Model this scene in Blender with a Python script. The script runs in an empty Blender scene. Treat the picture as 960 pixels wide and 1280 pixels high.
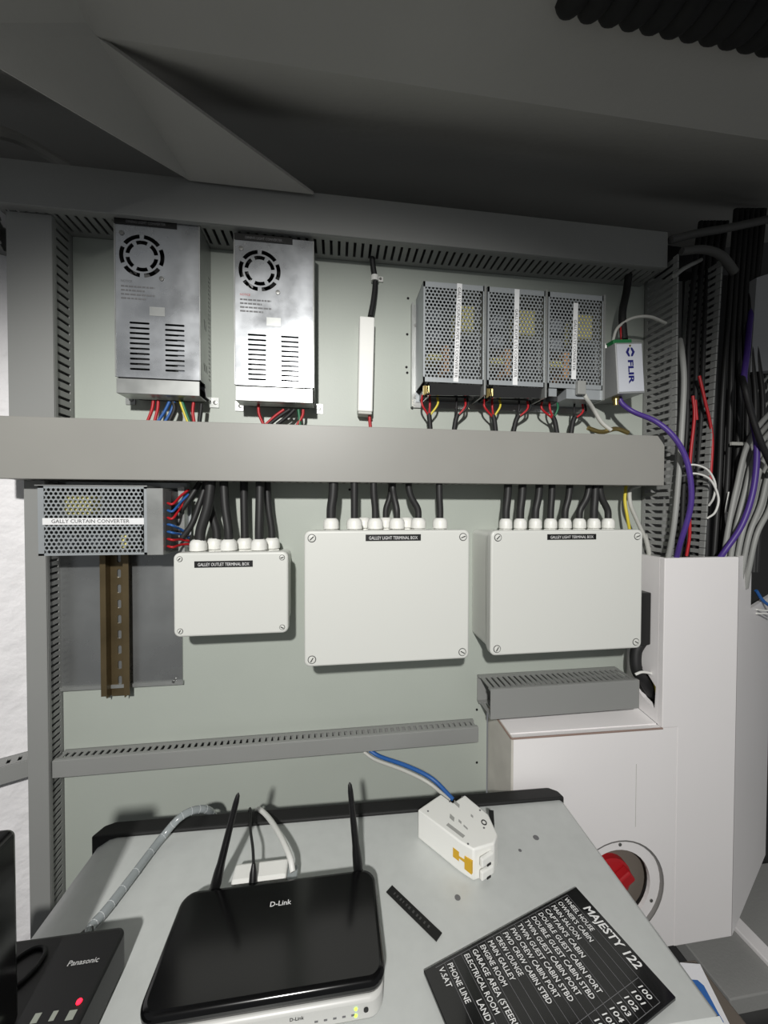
import bpy, math, random
from math import radians, sin, cos, pi
from mathutils import Vector, Matrix
random.seed(7)
S = bpy.context.scene
COL = S.collection

# ---------------------------------------------------------------- camera
F = 460.0; YAW = radians(7.51); PITCH = radians(-1.01); ROLL = radians(.15)
CAM = Vector((0, -.64, 1.5))
fw = Vector((sin(YAW)*cos(PITCH), cos(YAW)*cos(PITCH), sin(PITCH)))
rt = Vector((cos(YAW), -sin(YAW), 0)); up = rt.cross(fw)
rt, up = rt*cos(ROLL)+up*sin(ROLL), up*cos(ROLL)-rt*sin(ROLL)
cd = bpy.data.cameras.new('camera'); cam = bpy.data.objects.new('camera', cd); COL.objects.link(cam)
cd.sensor_fit = 'VERTICAL'; cd.sensor_height = 36; cd.lens = F/1280*36; cd.clip_start = .01
cam.matrix_world = Matrix(((rt.x, up.x, -fw.x, CAM.x), (rt.y, up.y, -fw.y, CAM.y), (rt.z, up.z, -fw.z, CAM.z), (0, 0, 0, 1)))
S.camera = cam
# ---------------------------------------------------------------- light
w = bpy.data.worlds.new('world'); S.world = w; w.use_nodes = True
w.node_tree.nodes['Background'].inputs[0].default_value = (.95, .98, 1, 1)
w.node_tree.nodes['Background'].inputs[1].default_value = .155
ld = bpy.data.lights.new('work_lamp', 'SPOT'); ld.energy = 73; ld.spot_size = radians(94); ld.spot_blend = .42
ld.shadow_soft_size = .03; ld.color = (1, .985, .95)
lo = bpy.data.objects.new('work_lamp', ld); COL.objects.link(lo)
lo.location = (-.15, -1.3, 1.98)
lo.rotation_euler = (Vector((.05, 0, .575))-Vector(lo.location)).to_track_quat('-Z', 'Y').to_euler()
S.view_settings.view_transform = 'Standard'; S.view_settings.look = 'None'
S.view_settings.gamma = 1; S.view_settings.use_curve_mapping = False
S.view_settings.exposure = 0

# ---------------------------------------------------------------- helpers
def ray(x, y): return fw*F+rt*(x-480)+up*(640-y)
def A(x, y, Y=0.0):
    d = ray(x, y); return CAM+d*((Y-CAM.y)/d.y)
def AZ(x, y, Z):
    d = ray(x, y); return CAM+d*((Z-CAM.z)/d.z)
def lin(c):
    c /= 255; return c/12.92 if c <= .04045 else ((c+.055)/1.055)**2.4
MATS = {}
def mat(name, rgb, rough=.5, metal=0, bump=0, bscale=200, var=0, vscale=8, coat=0, emit=0, alpha=1, trans=0, aniso=0, rvar=0, stretch=None):
    if name in MATS: return MATS[name]
    m = bpy.data.materials.new(name); m.use_nodes = True
    nt = m.node_tree; b = nt.nodes['Principled BSDF']; c = tuple(lin(v) for v in rgb)+(1,)
    b.inputs['Base Color'].default_value = c
    b.inputs['Roughness'].default_value = rough; b.inputs['Metallic'].default_value = metal
    b.inputs['Coat Weight'].default_value = coat; b.inputs['Alpha'].default_value = alpha
    b.inputs['Transmission Weight'].default_value = trans
    b.inputs['Anisotropic'].default_value = aniso
    if emit:
        b.inputs['Emission Color'].default_value = c; b.inputs['Emission Strength'].default_value = emit
    if bump or var or rvar:
        tc = nt.nodes.new('ShaderNodeTexCoord'); src = tc.outputs['Object']
        if stretch:
            mp = nt.nodes.new('ShaderNodeMapping'); mp.inputs['Scale'].default_value = stretch
            nt.links.new(src, mp.inputs[0]); src = mp.outputs[0]
    if bump:
        n = nt.nodes.new('ShaderNodeTexNoise'); n.inputs['Scale'].default_value = bscale; n.inputs['Detail'].default_value = 4
        nt.links.new(src, n.inputs['Vector'])
        bp = nt.nodes.new('ShaderNodeBump'); bp.inputs['Strength'].default_value = bump; bp.inputs['Distance'].default_value = .006 if name == 'hull_white' else .002
        nt.links.new(n.outputs['Fac'], bp.inputs['Height']); nt.links.new(bp.outputs[0], b.inputs['Normal'])
    if var or rvar:
        n = nt.nodes.new('ShaderNodeTexNoise'); n.inputs['Scale'].default_value = vscale; n.inputs['Detail'].default_value = 6
        nt.links.new(src, n.inputs['Vector'])
        if var:
            r = nt.nodes.new('ShaderNodeMapRange'); r.inputs[1].default_value = .3; r.inputs[2].default_value = .7
            r.inputs[3].default_value = 1-var; r.inputs[4].default_value = 1+var
            mx = nt.nodes.new('ShaderNodeVectorMath'); mx.operation = 'SCALE'; mx.inputs[0].default_value = c[:3]
            nt.links.new(n.outputs['Fac'], r.inputs[0]); nt.links.new(r.outputs[0], mx.inputs['Scale'])
            nt.links.new(mx.outputs[0], b.inputs['Base Color'])
        if rvar:
            r = nt.nodes.new('ShaderNodeMapRange'); r.inputs[1].default_value = .3; r.inputs[2].default_value = .7
            r.inputs[3].default_value = max(.03, rough-rvar); r.inputs[4].default_value = rough+rvar
            nt.links.new(n.outputs['Fac'], r.inputs[0]); nt.links.new(r.outputs[0], b.inputs['Roughness'])
    MATS[name] = m; return m

M_PANEL = mat('panel_paint', (176, 182, 174), .45, var=.03, vscale=5, bump=.05, bscale=300)
M_DUCT = mat('duct_grey', (144, 145, 143), .5, var=.02)
M_TRUNK = mat('trunk_grey', (150, 149, 144), .45, var=.04, vscale=6)
M_BOX = mat('box_grey_white', (222, 223, 218), .38)
M_GLAND = mat('gland_white', (238, 238, 233), .4)
M_BLACK = mat('cable_black', (38, 38, 38), .5)
M_SLEEVE = mat('sleeve_black', (26, 26, 27), .6)
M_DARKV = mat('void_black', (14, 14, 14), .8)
M_ALU = mat('aluminium_cover', (190, 193, 197), .29, metal=.8, rvar=.10, vscale=14, var=.05)
M_STEEL = mat('zinc_steel', (176, 178, 176), .36, metal=.6, rvar=.1, vscale=20)
M_PERF = mat('perforated_zinc', (166, 171, 174), .45, metal=.3, var=.05, vscale=12)
M_PLATE = mat('bare_aluminium', (158, 160, 160), .30, metal=.7, rvar=.14, vscale=7, var=.16)
M_RAIL = mat('passivated_rail', (112, 98, 72), .34, metal=.6, var=.25, vscale=14)
M_SCREW = mat('screw_metal', (150, 150, 148), .35, metal=.9)
M_WHITE = mat('white_plastic', (238, 238, 234), .4)
M_LABELW = mat('white_label', (236, 237, 238), .5)
M_LABELB = mat('black_label', (18, 18, 18), .45)
M_INKW = mat('white_print', (235, 235, 235), .5)
M_INKB = mat('black_print', (25, 25, 27), .5)
M_INKG = mat('grey_print', (110, 110, 112), .5)
M_INKR = mat('red_print', (200, 60, 55), .5)
M_INKN = mat('navy_print', (28, 30, 110), .5)
M_RED = mat('wire_red', (176, 26, 34), .45)
M_BLUE = mat('wire_blue', (40, 92, 160), .45)
M_YEL = mat('wire_yellow', (214, 196, 60), .45)
M_GREEN = mat('wire_green', (30, 105, 70), .45)
M_GREY = mat('cable_grey', (150, 151, 148), .5)
M_LGREY = mat('cable_light_grey', (190, 190, 184), .5)
M_PURP = mat('cable_purple', (74, 50, 132), .45)
M_CWHITE = mat('cable_white', (228, 228, 224), .45)
M_LAM = mat('white_laminate', (244, 241, 241), .42, var=.02, vscale=3)
M_SEAM = mat('seam_brown', (150, 128, 118), .7)
M_HULL = mat('hull_white', (242, 240, 242), .55, bump=1, bscale=26, var=.05, vscale=20)
M_CEIL = mat('ceiling_paint', (172, 171, 166), .8, var=.05, vscale=4, bump=.4, bscale=60)
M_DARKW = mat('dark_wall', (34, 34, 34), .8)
M_DESK = mat('desk_silver', (204, 207, 205), .42, metal=.1, var=.03, vscale=60, bump=.03, bscale=500)
M_RUB = mat('black_rubber', (24, 24, 24), .6, bump=.1, bscale=150)
M_GLOSS = mat('gloss_black', (9, 9, 10), .16)
M_SATIN = mat('satin_black', (20, 20, 21), .4)
M_PHONE = mat('phone_black', (22, 22, 23), .45, bump=.05, bscale=900)
M_ROUT = mat('router_silver', (205, 205, 202), .35)
M_CLEAR = mat('clear_tube', (150, 156, 158), .2, coat=.5)
M_SIGN = mat('sign_black', (12, 12, 14), .14, coat=.3)
M_PCB = mat('pcb_dark', (30, 34, 30), .6)
M_TRAFO = mat('transformer_yellow', (226, 216, 130), .5)
M_CAP = mat('capacitor_grey', (130, 134, 140), .4)
M_RES = mat('component_orange', (190, 140, 90), .5)
M_LED_R = mat('led_red', (255, 20, 40), .4, emit=6)
M_LED_G = mat('led_green', (150, 230, 60), .4, emit=3)
M_BLUE_P = mat('paper_blue', (38, 96, 168), .5)
M_PAPER = mat('paper_white', (222, 222, 226), .6)
M_LOCK = mat('locker_grey', (150, 150, 148), .55, bump=.2, bscale=200)
M_BROWN = mat('bench_brown', (96, 88, 80), .7)
M_DARKGREY = mat('dark_grey', (70, 70, 70), .5)
M_BRASS = mat('brass', (190, 170, 110), .3, metal=.9)

class MB:
    def __init__(s): s.v = []; s.f = []
    def add(s, vs, fs):
        o = len(s.v); s.v += [Vector(p) for p in vs]; s.f += [tuple(i+o for i in f) for f in fs]; return s
    def box(s, x0, x1, y0, y1, z0, z1, M=None):
        x0, x1 = sorted((x0, x1)); y0, y1 = sorted((y0, y1)); z0, z1 = sorted((z0, z1))
        vs = [Vector((x, y, z)) for z in (z0, z1) for y in (y0, y1) for x in (x0, x1)]
        if M: vs = [M @ p for p in vs]
        return s.add(vs, [(0, 2, 3, 1), (4, 5, 7, 6), (0, 1, 5, 4), (2, 6, 7, 3), (0, 4, 6, 2), (1, 3, 7, 5)])
    def prism(s, pts, n):                        # polygon (3-D, counter-clockwise seen against n) pushed along n
        n = Vector(n); k = len(pts); pts = [Vector(p) for p in pts]
        nn = Vector((0, 0, 0))
        for i in range(k): nn += pts[i].cross(pts[(i+1) % k])
        if nn.dot(n) > 0: pts = pts[::-1]
        return s.add(pts+[p+n for p in pts], [tuple(range(k)), tuple(range(2*k-1, k-1, -1))]+[(i, i+k, (i+1) % k+k, (i+1) % k) for i in range(k)])
    def cyl(s, p0, p1, r, n=16, r1=None):
        p0 = Vector(p0); p1 = Vector(p1); d = (p1-p0).normalized(); u = d.orthogonal().normalized(); v = d.cross(u)
        r1 = r if r1 is None else r1
        vs = [p0+(u*cos(2*pi*i/n)+v*sin(2*pi*i/n))*r for i in range(n)]+[p1+(u*cos(2*pi*i/n)+v*sin(2*pi*i/n))*r1 for i in range(n)]
        return s.add(vs, [tuple(range(n-1, -1, -1)), tuple(range(n, 2*n))]+[(i, (i+1) % n, (i+1) % n+n, i+n) for i in range(n)])
    def lathe(s, p0, axis, prof, n=18):          # prof: (distance along axis, radius)
        p0 = Vector(p0); d = Vector(axis).normalized(); u = d.orthogonal().normalized(); v = d.cross(u)
        vs = []; k = len(prof)
        for h, r in prof: vs += [p0+d*h+(u*cos(2*pi*i/n)+v*sin(2*pi*i/n))*r for i in range(n)]
        fs = [(j*n+i, j*n+(i+1) % n, (j+1)*n+(i+1) % n, (j+1)*n+i) for j in range(k-1) for i in range(n)]
        return s.add(vs, fs+[tuple(range(n-1, -1, -1)), tuple(range((k-1)*n, k*n))])
    def tube(s, pts, r, n=10, sub=6, wob=None):
        P = smooth(pts, sub); k = len(P); vs = []; u = None
        for i, p in enumerate(P):
            d = (P[min(i+1, k-1)]-P[max(i-1, 0)]).normalized()
            u = d.orthogonal().normalized() if u is None else (u-d*u.dot(d)).normalized()
            v = d.cross(u); rr = r if wob is None else r*wob(i)
            vs += [p+(u*cos(2*pi*j/n)+v*sin(2*pi*j/n))*rr for j in range(n)]
        fs = [(i*n+j, i*n+(j+1) % n, (i+1)*n+(j+1) % n, (i+1)*n+j) for i in range(k-1) for j in range(n)]
        return s.add(vs, fs+[tuple(range(n-1, -1, -1)), tuple(range((k-1)*n, k*n))])
    def mesh(s, me, fn):
        return s.add([fn(v.co) for v in me.vertices], [tuple(p.vertices) for p in me.polygons])
    def build(s, name, m, parent=None, bevel=0, seg=2, smooth_angle=None, M=None):
        if M: s.v = [M @ p for p in s.v]
        lo_ = Vector([min(p[i] for p in s.v) for i in range(3)]); hi = Vector([max(p[i] for p in s.v) for i in range(3)])
        c = Vector(((lo_.x+hi.x)/2, (lo_.y+hi.y)/2, lo_.z))
        me = bpy.data.meshes.new(name); me.from_pydata([p-c for p in s.v], [], s.f); me.update()
        me.materials.append(m)
        if smooth_angle is not None:
            for p in me.polygons: p.use_smooth = True
            me.set_sharp_from_angle(angle=radians(smooth_angle))
        o = bpy.data.objects.new(name, me); o.location = c; COL.objects.link(o)
        if bevel:
            b = o.modifiers.new('bevel', 'BEVEL'); b.width = bevel; b.segments = seg; b.limit_method = 'ANGLE'; b.angle_limit = radians(40)
        if parent:
            o.parent = parent; o.matrix_parent_inverse = Matrix.Translation(-WL[parent.name])
        WL[o.name] = c
        return o
WL = {}
def smooth(pts, sub):
    P = [Vector(p) for p in pts]
    if len(P) < 3: return P
    Q = [P[0]*2-P[1]]+P+[P[-1]*2-P[-2]]; out = []
    for i in range(1, len(Q)-2):
        a, b, c, d = Q[i-1:i+3]
        for k in range(sub):
            t = k/sub
            out.append(.5*((2*b)+(c-a)*t+(2*a-5*b+4*c-d)*t*t+(3*b-a-3*c+d)*t**3))
    return out+[P[-1]]
def tag(o, label, cat, group=None, kind=None):
    o['label'] = label; o['category'] = cat
    if group: o['group'] = group
    if kind: o['kind'] = kind
    return o
def struct(o, label=None):
    o['kind'] = 'structure'
    if label: o['label'] = label
    return o
def thing(name, loc, label, cat, group=None):
    o = bpy.data.objects.new(name, None); o.empty_display_size = .02; COL.objects.link(o); o.location = loc
    WL[o.name] = Vector(loc); return tag(o, label, cat, group)
def frame(o, ex, ey):                             # matrix of a local frame
    ex = Vector(ex).normalized(); ey = Vector(ey).normalized(); ez = ex.cross(ey)
    return Matrix(((ex.x, ey.x, ez.x, o[0]), (ex.y, ey.y, ez.y, o[1]), (ex.z, ey.z, ez.z, o[2]), (0, 0, 0, 1)))
def text(s, M, h, width=None, m=None, parent=None, align='C', name='lettering', bold=0.0, shear=0.0):
    """flat lettering in frame M (x = reading direction, y = up); h = cap height"""
    c = bpy.data.curves.new('t', 'FONT'); c.body = s; c.size = 1; c.offset = bold; c.resolution_u = 2; c.shear = shear
    o = bpy.data.objects.new('t', c); me = bpy.data.meshes.new_from_object(o)
    xs = [v.co.x for v in me.vertices]; x0, x1 = min(xs), max(xs)
    ky = h/.70; kx = ky if width is None else width/(x1-x0)
    off = {'C': -(x0+x1)/2, 'L': -x0, 'R': -x1}[align]
    mb = MB().mesh(me, lambda p: M @ Vector(((p.x+off)*kx, p.y*ky, 0)))
    bpy.data.objects.remove(o); bpy.data.curves.remove(c); bpy.data.meshes.remove(me)
    return mb.build(name, m, parent)
def cutplate(outline, holes, t, fn, mb=None):
    """flat plate with holes from 2-D outlines; fn maps (u, v, n) to 3-D, n in 0..t"""
    c = bpy.data.curves.new('p', 'CURVE'); c.dimensions = '2D'; c.fill_mode = 'BOTH'; c.extrude = t/2
    for poly in [outline]+holes:
        sp = c.splines.new('POLY'); sp.points.add(len(poly)-1)
        for q, p in zip(sp.points, poly): q.co = (p[0], p[1], 0, 1)
        sp.use_cyclic_u = True
    o = bpy.data.objects.new('p', c); me = bpy.data.meshes.new_from_object(o)
    mb = mb or MB(); mb.mesh(me, lambda p: fn(p.x, p.y, p.z+t/2))
    bpy.data.objects.remove(o); bpy.data.curves.remove(c); bpy.data.meshes.remove(me)
    return mb
def rrect(x0, x1, y0, y1, r, n=5):
    out = []
    for cx, cy, a0 in ((x1-r, y1-r, 0), (x0+r, y1-r, 90), (x0+r, y0+r, 180), (x1-r, y0+r, 270)):
        out += [(cx+r*cos(radians(a0+90*i/n)), cy+r*sin(radians(a0+90*i/n))) for i in range(n+1)]
    return out
def arcslot(cx, cy, r0, r1, a0, a1, n=7):
    o = [(cx+r1*cos(radians(a0+(a1-a0)*i/n)), cy+r1*sin(radians(a0+(a1-a0)*i/n))) for i in range(n+1)]
    return o+[(cx+r0*cos(radians(a1-(a1-a0)*i/n)), cy+r0*sin(radians(a1-(a1-a0)*i/n))) for i in range(n+1)]

# ================================================================ setting
mb = MB().prism([(-.47, 0, .80), (.276, 0, .80), (.276, 0, 1.128), (.60, 0, 1.128), (.60, 0, 1.955), (-.47, 0, 1.955)], (0, .012, 0))
pan = struct(mb.build('wall_back', M_PANEL), 'pale grey-green painted mounting panel behind the converters')
for x, y in ((510, 373), (509, 418), (508, 459), (596, 887), (596, 953), (437, 612), (509, 466)):
    p = A(x, y); MB().cyl(p+Vector((0, -.0006, 0)), p, .0022, 10).build('screw_hole', M_DARKV, pan)
caulk = MB()
P0 = A(614, 905); caulk.tube([P0+Vector((0, -.001, 0)), A(612, 940)+Vector((0, -.001, 0)), A(614, 985)+Vector((0, -.001, 0)), A(613, 1030)+Vector((0, -.001, 0))], .0035, 6)
caulk.build('sealant_bead', mat('sealant', (196, 186, 160), .6, var=.2, vscale=80), pan)
# left hull wall, turned towards the room
a = radians(26); d = Vector((-cos(a), -sin(a), 0)); q = Vector((-.43, .035, 0))
n = Vector((sin(a), -cos(a), 0))
mb = MB().prism([q+Vector((0, 0, 0)), q+d*1.3, q+d*1.3+Vector((0, 0, 1.98)), q+Vector((0, 0, 1.98))], -n*.05)
struct(mb.build('wall_left', M_HULL), 'rough white painted hull wall beside the panel')
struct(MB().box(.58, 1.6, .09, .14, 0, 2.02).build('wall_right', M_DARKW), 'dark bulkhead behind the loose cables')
struct(MB().box(-1.6, 1.6, -2.2, .6, -.05, 0).build('floor', M_DARKGREY), 'dark floor under the desk')
# ceiling: crease line parallel to the panel, folded hull plates
CY = -.2
Aa = A(120, 45, CY); Bb = A(392, 243, -.066); Cc = A(238, 226, -.064); Dd = A(-60, 50, -.26)
R1 = A(1050, 189, CY)
back = Vector((0, -1.9, .38))
def slab(name, pts, parent=None):
    mb = MB(); pts = [Vector(p) for p in pts]
    nn = (pts[1]-pts[0]).cross(pts[2]-pts[0]).normalized()
    if nn.z < 0: nn = -nn
    mb.prism(pts, nn*(.005 if name == 'fold_plate' else .02)); return mb.build(name, M_CEIL, parent)
X4 = R1+(R1-Aa)*.6; X0 = Aa-(R1-Aa)*.6; rise = Vector((0, .75, .42))
ceil = struct(slab('ceiling', [Aa, X4, X4+back, Aa+back]), 'grey painted ceiling plates above the panel')
slab('fold_plate', [Aa, Aa+back, Dd+back+Vector((-.8, 0, .1)), Dd], ceil)
slab('sloped_plate', [Aa, X4, X4+rise, Aa+rise], ceil)
slab('sloped_plate', [X0, Aa, Aa+rise, X0+rise], ceil)
slab('fold_plate', [Aa, Dd, Cc], ceil)
slab('fold_plate', [Aa, Cc, Bb], ceil)
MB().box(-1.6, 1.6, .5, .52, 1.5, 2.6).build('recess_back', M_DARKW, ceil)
mb = MB().tube([A(-30, 160, -.08), A(20, 172, -.04), A(85, 208, .01)], .008, 8); mb.build('pipe', M_CEIL, ceil)

# ================================================================ cable ducts
def slotwall(mb, u0, u1, v0, v1, fn, pitch=.0125, slot=.0045, lo_=.18, hi=.82, t=.0018, head=False):
    """slotted side wall: u along the duct, v across it (v0 base, v1 front)"""
    d = v1-v0; a, b = v0+d*lo_, v0+d*hi
    def bx(ua, ub, va, vb, ta=0, tb=t):
        vs = [fn(u, v, n_) for n_ in (ta, tb) for v in (va, vb) for u in (ua, ub)]
        mb.add(vs, [(0, 2, 3, 1), (4, 5, 7, 6), (0, 1, 5, 4), (2, 6, 7, 3), (0, 4, 6, 2), (1, 3, 7, 5)])
    bx(u0, u1, v0, a)
    if not head: bx(u0, u1, b, v1)
    k = int((u1-u0)/pitch); p = (u1-u0)/k
    for i in range(k):
        c = u0+(i+.5)*p
        bx(c-(p-slot)/2, c+(p-slot)/2, a, b if not head else v1-d*.13)
        if head: bx(c-(p-.0012)/2, c+(p-.0012)/2, v1-d*.13, v1, -.0004, t+.0008)
def duct_x(x0, x1, z0, z1, dep, label, m=M_DUCT, sides='bt', y0=0, cover=True, pitch=.0125, slot=.0045, lo_=.18, hi=.8):
    t = thing('cable_duct', ((x0+x1)/2, y0-dep/2, z0), label, 'cable duct')
    MB().box(x0, x1, y0-.002, y0-.0002, z0, z1).build('base', m, t)
    if 'b' in sides:
        mb = MB(); slotwall(mb, x0, x1, .0015, dep-.003, lambda u, v, q: Vector((u, y0-v, z0+q)), pitch, slot, lo_, hi); mb.build('slotted_side', m, t)
    if 't' in sides:
        mb = MB(); slotwall(mb, x0, x1, .0015, dep-.003, lambda u, v, q: Vector((u, y0-v, z1-q)), pitch, slot, lo_, hi); mb.build('slotted_side', m, t)
    if cover:
        mb = MB().box(x0, x1, y0-dep, y0-dep+.0025, z0-.0012, z1+.0012)
        mb.box(x0, x1, y0-dep+.002, y0-dep+.008, z0-.0014, z0-.0001).box(x0, x1, y0-dep+.002, y0-dep+.008, z1+.0001, z1+.0014)
        mb.build('cover', m, t, bevel=.0008, seg=1)
    return t
def duct_z(x0, x1, z0, z1, dep, label, m=M_DUCT, y0=0, cover=True, pitch=.0125, slot=.0045):
    t = thing('cable_duct', ((x0+x1)/2, y0-dep/2, z0), label, 'cable duct')
    MB().box(x0, x1, y0-.002, y0-.0002, z0, z1).build('base', m, t)
    for xx, sg in ((x0, 1), (x1, -1)):
        mb = MB(); slotwall(mb, z0, z1, .0015, dep-.003, lambda u, v, q: Vector((xx+sg*q, y0-v, u)), pitch, slot); mb.build('slotted_side', m, t)
    if cover:
        mb = MB().box(x0-.0012, x1+.0012, y0-dep, y0-dep+.0025, z0, z1)
        mb.box(x0-.0014, x0-.0001, y0-dep+.002, y0-dep+.008, z0, z1).box(x1+.0001, x1+.0014, y0-dep+.002, y0-dep+.008, z0, z1)
        mb.build('cover', m, t, bevel=.0008, seg=1)
    return t
TOPZ0, TOPZ1 = 1.918, 1.977
duct_x(-.475, .575, TOPZ0, TOPZ1, .06, 'long grey slotted cable duct along the top of the panel')
TR0, TR1 = 1.537, 1.6205
duct_x(-.475, .565, TR0, TR1, .07, 'wide plain grey trunking across the middle of the panel', m=M_TRUNK, sides='bt')
xa, xb = A(10, 400, -.045).x, A(65, 400, -.045).x
duct_z(xa, xb, TR1+.001, TOPZ0-.001, .045, 'wide grey vertical duct between top duct and middle trunking at hull wall')
xa, xb = A(34, 850, -.034).x, A(58, 850, -.034).x
duct_z(xa, xb, .80, TR0-.001, .034, 'narrow grey vertical duct below the middle trunking at hull wall', pitch=.010, slot=.004)
duct_x(xb+.003, .2485, 1.087, 1.111, .03, 'slim grey slotted duct low on the panel above the desk', pitch=.010, slot=.0048, lo_=.25, hi=.8)
duct_x(.257, .533, 1.1435, 1.1915, .06, 'short open-ended grey duct lying on the white casing', y0=0, pitch=.0105, slot=.0045, hi=.88)
# duct on the hull wall
def hull_duct(pts_px, label, dep=.03):
    s0, s1, z0, z1 = pts_px
    t = thing('cable_duct', q+d*((s0+s1)/2)+n*.015+Vector((0, 0, z0)), label, 'cable duct')
    fn = lambda u, v, k, zz, sg: q+d*u+n*(v+.0005)+Vector((0, 0, zz+sg*k))
    mb = MB(); mb.prism([fn(s0, 0, 0, z0, 1), fn(s1, 0, 0, z0, 1), fn(s1, 0, 0, z1, 1), fn(s0, 0, 0, z1, 1)], n*.002); mb.build('base', M_DUCT, t)
    for zz, sg in ((z0, 1), (z1, -1)):
        mb = MB(); slotwall(mb, s0, s1, .0015, dep-.002, lambda u, v, k: fn(u, v, k, zz, sg), lo_=.3, hi=.75); mb.build('slotted_side', M_DUCT, t)
    mb = MB(); mb.prism([fn(s0, dep, 0, z0, 1), fn(s1, dep, 0, z0, 1), fn(s1, dep, 0, z1, 1), fn(s0, dep, 0, z1, 1)], -n*.0025); mb.build('cover', M_DUCT, t)
hull_duct((.042, .5, 1.083, 1.108), 'short grey slotted duct low on the rough white hull wall')
hull_duct((.075, .5, 1.88, 1.915), 'grey slotted duct high on the rough white hull wall', .045)
# tall open duct with fingers
t = thing('finger_duct', (.62, -.035, 1.35), 'tall open grey finger duct filled with black cables', 'cable duct')
MB().box(.585, .665, -.002, -.0002, 1.35, 1.935).build('base', M_DUCT, t)
mb = MB(); slotwall(mb, 1.35, 1.935, .0015, .07, lambda u, v, k: Vector((.585+k+.02*max(0, v-.03)*sin(u*9), -v, u)), .0125, .0056, .10, .8, head=True); mb.build('finger_wall', M_DUCT, t)
mb = MB(); slotwall(mb, 1.35, 1.935, .0015, .07, lambda u, v, k: Vector((.645+(u-1.4)*.05+k, -v, u)), .0125, .0056, .10, .8, head=True); mb.build('finger_wall', M_DUCT, t)

# ================================================================ cables
def cable(name, pts, r, m, label, cat='cable', group=None, n=10, sub=6):
    return tag(MB().tube(pts, r, n, sub).build(name, m, smooth_angle=60), label, cat, group)
def pc(pts, Y):                                   # pixel points with a distance each (or one for all)
    return [A(p[0], p[1], p[2] if len(p) > 2 else Y) for p in pts]

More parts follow.
